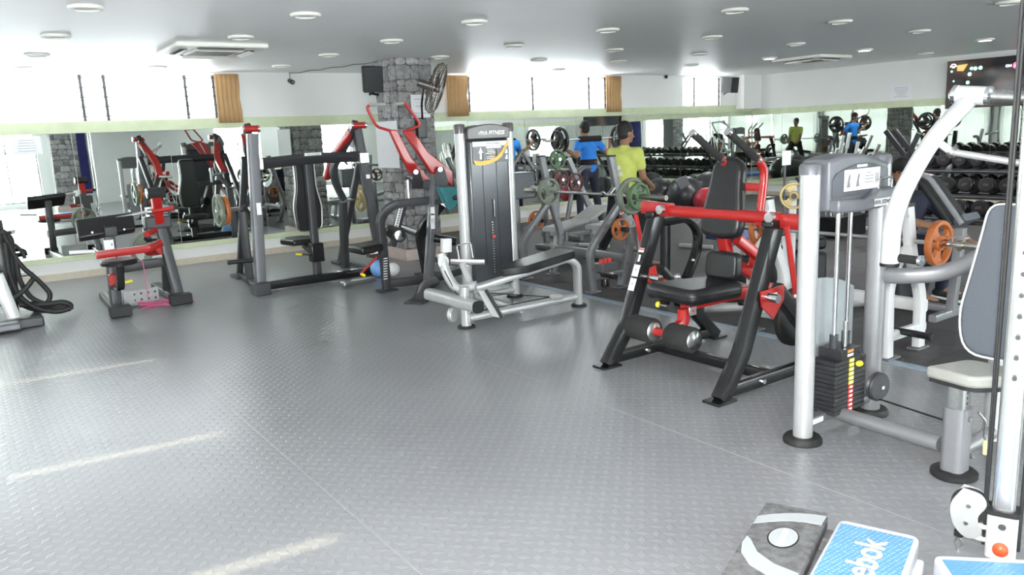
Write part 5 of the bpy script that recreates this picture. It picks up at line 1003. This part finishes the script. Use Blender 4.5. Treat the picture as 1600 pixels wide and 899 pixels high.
def person(name_label, origin, J, shirt, pants, fx, shoe_m='shoe', capm=None, sleeve=.55, face=None, vox=.013, grip=True, gripdir=None):
    """J: joints in world space; fx: chest facing direction"""
    t = thing('person', name_label, 'person', origin)
    f = V(fx).normalized(); side = f.cross(V((0, 0, 1))).normalized(); fc = V(face).normalized() if face else f; fs = fc.cross(V((0, 0, 1))).normalized()
    b = B(); P = {k: V(v) for k, v in J.items()}
    hd = P['head']
    R = Matrix((fs, fc, V((0, 0, 1)))).transposed()
    b.sph(hd+V((0, 0, .02)), .1, (.76, .93, 1.1), R); b.sph(hd+fc*.022+V((0, 0, -.055)), .07, (.82, .95, .85), R)
    cap_(b, P['neck']-V((0, 0, .04)), hd+V((0, 0, -.05))-fc*.01, .058, .055)
    b.sph(hd+fc*.098+V((0, 0, -.022)), .018, (.8, 1, 1.3), R, 10)               # nose
    b.sph(hd+fc*.088+V((0, 0, -.065)), .024, (1.1, .6, .5), R, 10)              # mouth
    b.sph(hd+fc*.075+V((0, 0, -.098)), .026, (1, .8, .8), R, 10)                # chin
    for s_ in (-1, 1):
        b.sph(hd+fs*s_*.079+V((0, 0, -.01))-fc*.005, .028, (.35, .7, 1.1), R, 10)   # ears
        b.sph(hd+fs*s_*.032+fc*.075+V((0, 0, .02)), .02, (1.2, .5, .7), R, 10)      # brows
    # trunk
    cap_(b, P['pelvis'], P['chest'], .12, .13, 16, .72, side); [cap_(b, P['neck']-V((0, 0, .085)), P['sh'+k_]-V((0, 0, .01)), .06, .052, 12) for k_ in 'lr']
    cap_(b, P['hipl'], P['hipr'], .095, .095)
    for s_ in 'lr':
        cap_(b, P['sh'+s_], P['el'+s_], .052, .042); cap_(b, P['el'+s_], P['wr'+s_], .041, .028)
        w_ = P['wr'+s_]; hdv = P['ha'+s_]-w_; hn = hdv.normalized(); sdv = hn.cross(f).normalized() if abs(hn.dot(f)) < .9 else side
        pm = w_+hn*.075; cap_(b, w_+hn*.015, pm, .030, .036, 10, .5, sdv)
        nb = hn.cross(sdv).normalized(); cd = V(gripdir[s_]) if gripdir and s_ in gripdir else nb
        for k in range(4):
            u = (k-1.5)*.019; l = (.036, .042, .040, .030)[k]; a0 = pm+sdv*u+hn*.015; a1 = a0+hn*l*.8+cd*l*.35; a2 = a1+cd*l*.8; a3 = a2-hn*l*.5+cd*.004
            cap_(b, a0, a1, .0095, .009, 8); cap_(b, a1, a2, .009, .0085, 8); cap_(b, a2, a3, .0085, .0075, 8)
        th0 = w_+hn*.03+sdv*-.028; th1 = th0+hn*.03-sdv*.018+cd*.02; cap_(b, th0, th1, .012, .010, 8); cap_(b, th1, th1+hn*.022+cd*.015, .010, .008, 8)
        cap_(b, P['hip'+s_], P['kn'+s_], .082, .056); cap_(b, P['kn'+s_], P['an'+s_], .054, .036); cap_(b, P['an'+s_], P['to'+s_], .036, .028)
    fuse(b, 'body', 'skin', t, vox=.011, sm=3)
    h = B(); 
    if capm:
        h.sph(hd+V((0, 0, .045))-fc*.006, .108, (.84, .98, .85), R); h.sph(hd+fc*.10+V((0, 0, .045)), .07, (1, 1.0, .12), R); fuse(h, 'cap', capm, t, .010, 2)
        h = B(); h.sph(hd-fc*.03+V((0, 0, -.005)), .085, (.92, .85, .8), R); fuse(h, 'hair', 'hair', t, .010, 2)
    else:
        h.sph(hd+V((0, 0, .045))-fc*.014, .104, (.84, .97, .98), R); h.sph(hd-fc*.035+V((0, 0, -.01)), .083, (.95, .82, .9), R)
        for k in range(30): a = random.uniform(0, 2*PI); e_ = random.uniform(.7, 1.5); d = R @ V((math.cos(a)*math.cos(e_)*.08, math.sin(a)*math.cos(e_)*.09, math.sin(e_)*.095)); h.sph(hd+V((0, 0, .040))-fc*.014+d, .014, seg=8)
        fuse(h, 'hair', 'hair', t, .010, 1)
    for s_ in (-1, 1):
        e_ = B(); c = hd+fs*s_*.031+fc*.0835+V((0, 0, .005)); e_.sph(c, .011, (1.3, .6, .7), R, 10); e_.out('eye', 'hair', t)
    c_ = B(); low = P['pelvis']-V((0, 0, .04)); dn = P['pelvis']+V((0, 0, .045))
    cap_(c_, dn, P['chest']+V((0, 0, .02)), .158, .152, 18, .8, side); [cap_(c_, P['neck']-V((0, 0, .085)), P['sh'+k_].lerp(P['neck'], .08)-V((0, 0, .01)), .075, .068, 12) for k_ in 'lr']; cap_(c_, P['shl'].lerp(P['chest'], .3), P['shr'].lerp(P['chest'], .3), .10, .10, 12); cap_(c_, P['neck']-V((0, 0, .07)), P['neck']-V((0, 0, .035)), .085, .066)
    for s_ in 'lr': e_ = P['sh'+s_].lerp(P['el'+s_], sleeve); cap_(c_, P['sh'+s_], e_, .068, .064)
    fuse(c_, 'shirt', shirt, t, .014, 4)
    p_ = B(); cap_(p_, P['pelvis']+V((0, 0, .02)), P['pelvis']-V((0, 0, .03)), .115, .125, 16, .8, side); cap_(p_, P['hipl'], P['hipr'], .108, .108)
    for s_ in 'lr': cap_(p_, P['hip'+s_], P['kn'+s_], .102, .075); cap_(p_, P['kn'+s_], P['an'+s_].lerp(P['kn'+s_], .06), .075, .055)
    fuse(p_, 'trousers', pants, t, .014, 4)
    for s_ in 'lr':
        an, to = P['an'+s_], P['to'+s_]; d = (to-an); d.normalize(); dn_ = P['dn'+s_] if 'dn'+s_ in P else V((0, 0, -1))
        s1 = B(); cap_(s1, an+dn_*.0, an+dn_*.035-d*.02, .048, .046); cap_(s1, an+dn_*.04-d*.03, to+dn_*.02, .046, .038, 12); so = fuse(s1, 'shoe', shoe_m, t, .010, 2)
        s2 = B(); q = [an+dn_*.078-d*.07, to+dn_*.055+d*.045]; sdv = d.cross(dn_).normalized(); s2.sweep(q, rrect(.088, .022, .01, 2), ref=tuple(sdv)).out('sole', 'sole', t, bev=.006)
    return t, P, f, side
# man in blue under the squat bar, back to the camera, facing the mirror
hx, hy = 9.16, 10.6
J = dict(head=(hx-.02, hy+.03, 1.655), neck=(hx, hy, 1.52), chest=(hx+.02, hy-.02, 1.30), pelvis=(hx+.02, hy-.02, .95), shl=(hx-.18, hy, 1.44), shr=(hx+.21, hy, 1.44),
 ell=(hx-.34, hy-.12, 1.20), elr=(hx+.38, hy-.12, 1.22), wrl=(hx-.50, hy+.02, 1.36), wrr=(hx+.54, hy+.02, 1.38), hal=(hx-.545, hy+.06, 1.45), har=(hx+.585, hy+.06, 1.47),
 hipl=(hx-.09, hy-.02, .92), hipr=(hx+.12, hy-.02, .92), knl=(hx-.16, hy+.02, .50), knr=(hx+.22, hy+.02, .50), anl=(hx-.20, hy-.02, .095), anr=(hx+.26, hy-.02, .095), tol=(hx-.23, hy+.13, .07), tor=(hx+.30, hy+.13, .07))
t, P, f, side = person('person in bright blue shirt and dark trousers with a barbell across the shoulders, back turned', (hx, hy, 0), J, 'shirtb', 'trous', (0, 1, 0), vox=.013)
bel = B(); bel.lathe((hx+.02, hy-.02, 1.08), (0, 0, 1), [(.158, -.045), (.166, -.04), (.166, .05), (.158, .055)], 28); 
for v in bel.bm.verts: v.co.y = (hy-.02)+(v.co.y-hy+.02)*.82
bel.out('weight_belt', 'blackc', t); B().lathe((hx+.07, hy-.145, 1.085), (0, -1, 0), [(.02, 0), (.02, .006)], 12).out('belt_badge', 'redp', t)
BZ, BY = 1.485, hy-.085
bt = barbell_t = thing('barbell', 'barbell lying across the shoulders of the person in blue', 'barbell', (hx, BY, BZ))
B().cyl((hx-1.02, BY, BZ), (hx+1.06, BY, BZ), .014).out('bar', 'steel', bt); B().cyl((hx-.22, BY, BZ+.0), (hx+.24, BY, BZ), .052, n=20).out('bar_pad', 'foam', bt)
for s_ in (-1, 1): B().lathe((hx+.02+s_*.62, BY, BZ), (s_, 0, 0), [(.015, 0), (.034, 0), (.034, .02), (.024, .02), (.024, .36), (.01, .362)], 16).out('sleeve', 'rod', bt)
for s_, w_ in ((-1, 'left'), (1, 'right')):
    wplate((hx+.02+s_*.68, BY, BZ), (1, 0, 0), .225, .05, 'iron', 'large black grip plate on the %s of the bar held by the person in blue' % w_)
    wplate((hx+.02+s_*.74, BY, BZ), (1, 0, 0), .17, .04, 'iron', 'smaller black plate, outermost on the %s of the blue shirted person' % w_)
# man in the lime shirt walking to the right
x, y = 6.52, 6.88
J = dict(head=(x+.05, y+.02, 1.585), neck=(x+.01, y, 1.44), chest=(x-.01, y, 1.22), pelvis=(x, y, .90), shl=(x-.05, y+.15, 1.36), shr=(x+.09, y-.14, 1.36),
 ell=(x+.04, y+.20, 1.08), elr=(x+.14, y-.17, 1.07), wrl=(x+.20, y+.22, .92), wrr=(x+.36, y-.08, .96), hal=(x+.27, y+.2, .89), har=(x+.43, y-.03, .94),
 hipl=(x-.05, y+.08, .87), hipr=(x+.06, y-.08, .87), knl=(x-.02, y+.22, .47), knr=(x+.10, y-.22, .47), anl=(x-.0, y+.42, .18), anr=(x+.0, y-.36, .095), tol=(x+.11, y+.48, .06), tor=(x+.13, y-.42, .065))
J['dnl'] = (-.45, -.1, -.88)
t, P, f, side = person('person in a lime yellow shirt and black trousers seen from behind, looking right', (x, y, 0), J, 'shirty', 'blackc', (.85, .40, 0), face=(.98, -.15, 0))
bk = P['chest']-f*.135
for i, (s_, sz) in enumerate((('PER', .055), ('TRA', .07))):
    text(s_, bk-V((0, 0, .03+.07*i))-side*.02-f*.004, side*-1 if (side*-1).dot(cr) > 0 else side, (0, 0, 1), sz, 'whitep', t, ext=.004, bold=.004)
# seated person in navy with a cap, bent over the incline bench
q = lambda px, py, X=6.9: PX(px, py, X)
hd = q(1409, 268, 7.0)
px_, py_ = hd.x, hd.y
J = dict(head=hd+V((0, 0, -.01)), neck=hd+V((0, -.05, -.15)), chest=hd+V((0, -.10, -.37)), pelvis=(px_-.05, py_+.0, .52), shl=hd+V((-.19, -.08, -.24)), shr=hd+V((.17, -.14, -.24)),
 ell=hd+V((-.22, -.24, -.42)), elr=hd+V((.12, -.40, -.42)), wrl=hd+V((-.18, -.46, -.46)), wrr=hd+V((.05, -.58, -.58)), hal=hd+V((-.16, -.53, -.47)), har=hd+V((.03, -.66, -.60)),
 hipl=(px_-.13, py_, .50), hipr=(px_+.06, py_, .50), knl=(px_-.24, py_-.42, .50), knr=(px_+.14, py_-.40, .50), anl=(px_-.24, py_-.34, .10), anr=(px_+.14, py_-.34, .10), tol=(px_-.25, py_-.49, .07), tor=(px_+.15, py_-.49, .07))
t, P, f, side = person('person in navy shirt and dark cap seated behind the white barbell rack', (px_, py_, 0), J, 'navy', 'navy', (0, -1, 0), capm='blackc', face=(-.8, -.6, -.0), sleeve=.8)
tag(B().box((px_-.03, py_+.03, .21), (.32, .34, .42)).out('stool', 'dark', bev=.02), 'low dark stool under the seated person in navy', 'stool')
# ------------------------------------------------------------------ ceiling fittings
L_ON = {(11.77, 7.06), (11.24, 8.40), (12.4, 5.6)}
lights = [(1.0, 6.59), (.98, 8.25), (.97, 9.86), (.95, 11.32), (2.58, 6.43), (2.51, 7.93), (4.08, 7.84), (3.98, 9.29), (2.4, 11.06), (4.17, 6.35), (5.75, 7.93), (7.23, 9.37), (5.5, 9.24), (6.13, 4.97), (7.68, 6.56), (5.89, 6.43), (7.43, 7.99), (9.3, 8.19), (8.05, 5.12), (9.67, 6.8), (10.09, 5.33), (11.77, 7.06), (11.24, 8.40), (12.4, 5.6), (8.53, 3.65), (13.87, 7.2), (8.76, 9.32), (8.71, 10.76), (10.8, 9.68), (3.89, 10.7)]
rows = ['nearest the camera', 'second row from the camera', 'third row from the camera', 'fourth row from the camera', 'row nearest the back wall']
cnt = {}
order = sorted(lights, key=lambda p: p[0])
for (x, y) in order:
    r_ = 0 if y < 5.8 else 1 if y < 7.4 else 2 if y < 8.9 else 3 if y < 10.2 else 4; cnt[r_] = cnt.get(r_, 0)+1
    on = (x, y) in L_ON
    t = thing('ceiling_downlight', '%s round ceiling downlight, %s, %s from the left' % ('lit' if on else 'unlit', rows[r_], ordn[cnt[r_]-1]), 'ceiling light', (x, y, H-.03), 'ceiling downlights')
    B().lathe((x, y, H), (0, 0, -1), [(.07, 0), (.12, .0), (.125, .008), (.115, .022), (.085, .026), (.085, .012)], 28).out('trim_ring', 'grate', t); B().lathe((x, y, H-.004), (0, 0, -1), [(.086, 0), (.086, .012)], 24).out('diffuser', 'lamp_on' if on else 'lamp_off', t)
    if on:
        l = bpy.data.lights.new('downlight_lamp', 'AREA'); l.shape = 'DISK'; l.size = .16; l.energy = 9; lo = bpy.data.objects.new('downlight_lamp', l); C.objects.link(lo); lo.location = (x, y, H-.05)
def cassette(x, y, s, lab):
    t = thing('ceiling_air_conditioner', lab, 'air conditioner', (x, y, H-.06)); h = s/2
    b = B(); b.prism([(x-h, y-h, H-.025), (x+h, y-h, H-.025), (x+h, y+h, H-.025), (x-h, y+h, H-.025)], (0, 0, .05)); b.out('frame_panel', 'grate', t, bev=.018)
    B().box((x, y, H-.055), (s*.52, s*.52, .02)).out('grille', 'grate', t, bev=.01)
    for k in range(7): B().box((x, y-s*.2+k*s*.067, H-.067), (s*.46, .006, .004)).out('grille_slat', 'capd', t, smooth=False)
    for dx, dy in ((1, 0), (-1, 0), (0, 1), (0, -1)):
        sz = (.07, s*.5, .01) if dx else (s*.5, .07, .01); B().box((x+dx*s*.37, y+dy*s*.37, H-.052), sz).out('air_slot', 'dark_slot', t, smooth=False)
        R = Matrix.Rotation(.5*(1 if dx > 0 else -1), 3, 'Y') if dx else Matrix.Rotation(-.5*(1 if dy > 0 else -1), 3, 'X')
        sz = (.06, s*.48, .006) if dx else (s*.48, .06, .006); B().box((x+dx*s*.37, y+dy*s*.37, H-.068), sz, rot=R).out('louvre_flap', 'grate', t, smooth=False)
cassette(2.48, 8.85, .92, 'square white ceiling air conditioner on the left side of the room'); cassette(12.1, 8.2, .92, 'square ceiling air conditioner on the right side near the lit downlights')
# curtains
def curtain(x0, x1, lab, sag=0):
    b = B(); n = 22; yy = Y1-.045; rows_ = []
    for k in range(5):
        z = 2.64-(.68-sag*.1)*k/4; rows_.append([b.bm.verts.new((x0+(x1-x0)*i/n*(1-.05*(k == 2)), yy-.008*math.sin(i*1.5+k*.2)-.012, z)) for i in range(n+1)])
    for k in range(4):
        for i in range(n): b.bm.faces.new((rows_[k][i], rows_[k][i+1], rows_[k+1][i+1], rows_[k+1][i]))
    o = b.out('curtain', 'curtain'); s_ = o.modifiers.new('s', 'SOLIDIFY'); s_.thickness = .006; tag(o, lab, 'curtain', 'tan curtains at the louvred windows')
curtain(3.28, 3.62, 'tan curtain at the right end of the left window'); curtain(7.08, 7.5, 'tan curtain at the left end of the middle window'); curtain(10.68, 11.08, 'tan curtain at the right end of the middle window')
tag(B().box((3.2, Y0+.03, 1.4), (.9, .05, 2.1)).out('navy_curtain', 'navyc', bev=.01), 'navy blue curtain on the wall opposite the mirrors', 'curtain')
# speakers
def speaker(c, rz, tilt, lab):
    t = thing('wall_speaker', lab, 'speaker', c); R = Matrix.Rotation(rz, 3, 'Z') @ Matrix.Rotation(tilt, 3, 'X'); c = V(c)
    pts = [(-.13, -.14), (.13, -.14), (.09, .14), (-.09, .14)]
    B().prism([c+R @ V((x, y, 0)) for x, y in pts], R @ V((0, 0, .32))).out('cabinet', 'spk', t, bev=.01)
    B().box(c+R @ V((0, -.143, 0)), (.23, .006, .29), rot=R).out('grille', 'tvb', t)
    b = B(); b.bar([c+R @ V((0, .12, -.18)), c+R @ V((.12, .20, -.21))], .04, .03); b.bar([c+R @ V((0, .05, -.16)), c+R @ V((0, .12, -.20))], .03, .03); b.out('bracket', 'black', t)
speaker((4.62, 9.52, 2.40), -.25, .12, 'charcoal speaker on the left side of the stone pillar'); speaker((13.98, 11.45, 2.45), .1, .1, 'charcoal speaker on the back wall by the small right window')
# wall fan on the pillar
t = thing('wall_fan', 'bronze wall fan mounted on the stone pillar, seen edge on', 'fan', (5.4, 9.2, 2.2))
fc_ = PY(681, 138, 8.95); ax = V((.86, -.40, -.34)).normalized()
b = B()
for r, o_ in ((.33, 0), (.325, .05), (.30, -.05), (.25, .075), (.24, -.075), (.15, .09), (.14, -.09)):
    a = ax.orthogonal().normalized(); e_ = ax.cross(a); b.tube([fc_+ax*o_+(a*math.cos(2*PI*i/36)+e_*math.sin(2*PI*i/36))*r for i in range(36)], .0045, closed=True, n=6, ref=tuple(ax))
for k in range(36):
    a = ax.orthogonal().normalized(); e_ = ax.cross(a); d = a*math.cos(2*PI*k/36)+e_*math.sin(2*PI*k/36)
    for s_ in (1, -1): b.tube([fc_+ax*s_*.09+d*.05, fc_+ax*s_*.085+d*.16, fc_+ax*s_*.06+d*.28, fc_+d*.33], .0025, n=4)
o = b.out('guard', 'fanm', t); o['kind'] = 'stuff'
b = B(); b.lathe(fc_, ax, [(.02, -.03), (.05, -.03), (.05, .05), (.02, .06)], 20)
b.out('hub', 'capd', t)
for k in range(3):
    a = ax.orthogonal().normalized(); e_ = ax.cross(a); an = 2*PI*k/3
    d = a*math.cos(an)+e_*math.sin(an); g_ = ax.cross(d); B().prism([fc_+d*.04+g_*.02, fc_+d*.28+g_*.09+ax*.02, fc_+d*.29-g_*.06-ax*.02, fc_+d*.05-g_*.03], ax*.004).out('blade', 'capd', t)
B().cyl(fc_-ax*.04, fc_-ax*.24, .06, r2=.05).out('motor', 'capd', t); B().tube([fc_-ax*.16, fc_-ax*.18+V((0, .05, -.25)), (5.30, 9.46, 1.86)], .014, .1).out('bracket_arm', 'black', t); B().box((5.26, 9.44, 1.76), (.14, .07, .26)).out('wall_plate', 'black', t, bev=.01)
# notices
def notice(c, n_, up, w_, h_, lab, lines, mm='paper'):
    n_ = V(n_); s_ = V(up).cross(n_); c = V(c); o = B().prism([c-s_*w_/2-V((0, 0, h_/2)), c+s_*w_/2-V((0, 0, h_/2)), c+s_*w_/2+V((0, 0, h_/2)), c-s_*w_/2+V((0, 0, h_/2))], n_*.002).out('notice', mm, smooth=False)
    tag(o, lab, 'notice')
    for k in range(lines):
        ww = w_*random.uniform(.4, .75); z = h_*.30-k*h_*.6/max(1, lines-1); cc = c+n_*.002+V((0, 0, z))-o.location
        B().prism([cc-s_*ww/2-V((0, 0, h_*.018)), cc+s_*ww/2-V((0, 0, h_*.018)), cc+s_*ww/2+V((0, 0, h_*.018)), cc-s_*ww/2+V((0, 0, h_*.018))], n_*.001).out('print_line', 'inkl', o, smooth=False)
notice((X1-.004, 8.33, 2.09), (-1, 0, 0), (0, 0, 1), .42, .28, 'white printed notice on the wall above the right mirrors', 6); notice(PY(657, 166, 9.42), (0, -1, 0), (0, 0, 1), .28, .30, 'white printed notice on the front of the stone pillar beside the fan', 3)
notice(PY(42, 228, Y1-.025), (0, -1, 0), (0, 0, 1), .32, .22, 'pale printed notice stuck on the left mirror', 5); p = PY(1229, 247, 8.3); notice((p.x, p.y, p.z), (0, -1, 0), (0, 0, 1), .24, .24, 'small white sign fixed to the dark machine near the khaki plate', 1)
st = thing('sign_stand', 'thin grey stand holding the small white sign', 'stand', (p.x, p.y+.03, 0)); B().bar([(p.x, p.y+.03, 0), (p.x, p.y+.03, p.z+.1)], .04, .03, ref=(1, 0, 0)).out('pole', 'dgrey', st); B().lathe((p.x, p.y+.03, 0), (0, 0, 1), [(.16, 0), (.16, .02), (.03, .03)], 20).out('base', 'dgrey', st)
tag(B().box((4.925, 9.80, 1.56), (.012, .62, .62)).out('blank_sheet', 'paper', smooth=False), 'large blank white sheet on the left face of the stone pillar', 'sheet')
# camera, cable, sensor
cp = PY(455, 128, Y1-.06); t = thing('security_camera', 'small dark bullet camera hanging on the back wall', 'camera', tuple(cp)); B().cyl(cp+V((.0, .06, .02)), cp+V((0, -.06, -.01)), .035).out('camera_body', 'black', t); B().cyl(cp+V((0, -.05, -.008)), cp+V((0, -.066, -.011)), .022).out('lens', 'chrome', t); B().cyl(cp+V((0, .03, 0)), (cp.x, cp.y+.04, H), .006, n=6).out('drop_wire', 'dgrey', t)
tag(B().tube([(cp.x, Y1-.03, H-.01)]+[(cp.x+(4.9-cp.x)*k/8, Y1-.03+(9.9-Y1)*k/8, H-.012-.012*(k % 2)) for k in range(1, 9)], .006, n=6).out('ceiling_cable', 'dgrey'), 'dark cable running along the ceiling edge to the stone pillar', 'cable')
cp = PY(1041, 121, Y1-.05); tag(B().sph((cp.x, cp.y, H-.035), .035, seg=14).out('dome_sensor', 'black'), 'small black dome sensor on the ceiling edge by the right window', 'sensor')
# television
t = thing('television', 'large black television on the right wall showing teal lights on a dark scene', 'television', (X1-.05, 6.65, 2.15)); ty0, ty1, tz0, tz1 = 5.98, 7.45, 1.73, 2.57
B().box((X1-.045, (ty0+ty1)/2, (tz0+tz1)/2), (.06, ty1-ty0, tz1-tz0)).out('bezel', 'tvb', t, bev=.006)
def screen():
    m = bpy.data.materials.new('tv_screen'); m.use_nodes = True; n = m.node_tree.nodes; L = m.node_tree.links; b = n['Principled BSDF']; b.inputs['Base Color'].default_value = (.01, .01, .012, 1); b.inputs['Roughness'].default_value = .12
    tc = n.new('ShaderNodeTexCoord'); nz = n.new('ShaderNodeTexNoise'); nz.inputs['Scale'].default_value = 2.2; r = n.new('ShaderNodeValToRGB'); r.color_ramp.elements[0].position = .45; r.color_ramp.elements[0].color = (.012, .012, .018, 1); r.color_ramp.elements[1].position = .75; r.color_ramp.elements[1].color = (.30, .20, .15, 1)
    L.new(tc.outputs['Object'], nz.inputs['Vector']); L.new(nz.outputs['Fac'], r.inputs[0]); L.new(r.outputs[0], b.inputs['Emission Color']); b.inputs['Emission Strength'].default_value = .1; return m
MT['screen'] = screen(); MT['teal_e'] = mat('teal_screen_light', (.1, .5, .42), .4, emit=(.25, .85, .70), es=.8); MT['white_e'] = mat('white_screen_light', (.8, .8, .8), .4, emit=(.9, .9, .95), es=.8); MT['pink_e'] = mat('red_screen_badge', (.6, .05, .12), .4, emit=(.9, .08, .2), es=.8); MT['ochre_e'] = mat('ochre_screen_patch', (.2, .12, .03), .4, emit=(.28, .19, .06), es=.8)
xs_ = X1-.078; B().box((xs_, (ty0+ty1)/2, (tz0+tz1)/2), (.004, ty1-ty0-.03, tz1-tz0-.03)).out('screen', 'screen', t, smooth=False)
for px, py, r in ((1487, 112, .02), (1515, 116, .034), (1524, 107, .034), (1532, 106, .034), (1512, 129, .032), (1518, 107, .028), (1490, 127, .016)):
    p = PX(px, py, xs_-.004); B().cyl((xs_, p.y, p.z), (xs_-.005, p.y, p.z), r, n=14).out('light_spot', 'teal_e', t)
p = PX(1490, 105, xs_); B().tube([(xs_-.005, p.y+.05*math.cos(a), p.z+.05*math.sin(a)) for a in [PI*i/10 for i in range(11)]], .008, n=6).out('channel_logo', 'white_e', t); B().box((xs_-.004, p.y, p.z), (.004, .05, .03)).out('channel_logo', 'white_e', t, smooth=False)
p = PX(1588, 102, xs_); B().cyl((xs_, p.y, p.z), (xs_-.005, p.y, p.z), .055, n=24).out('red_badge', 'pink_e', t); text('A', (xs_-.008, p.y, p.z), (0, -1, 0), (0, 0, 1), .07, 'white_e', t, bold=.002); text('ON', (xs_-.006, p.y+.12, p.z), (0, -1, 0), (0, 0, 1), .06, 'white_e', t, bold=.002)
p = PX(1503, 106, xs_); B().prism([(xs_-.003, p.y+a, p.z+c) for a, c in ((.08, .05), (-.1, .06), (-.03, -.06), (.08, -.05))], (.004, 0, 0)).out('ochre_patch', 'ochre_e', t, smooth=False)
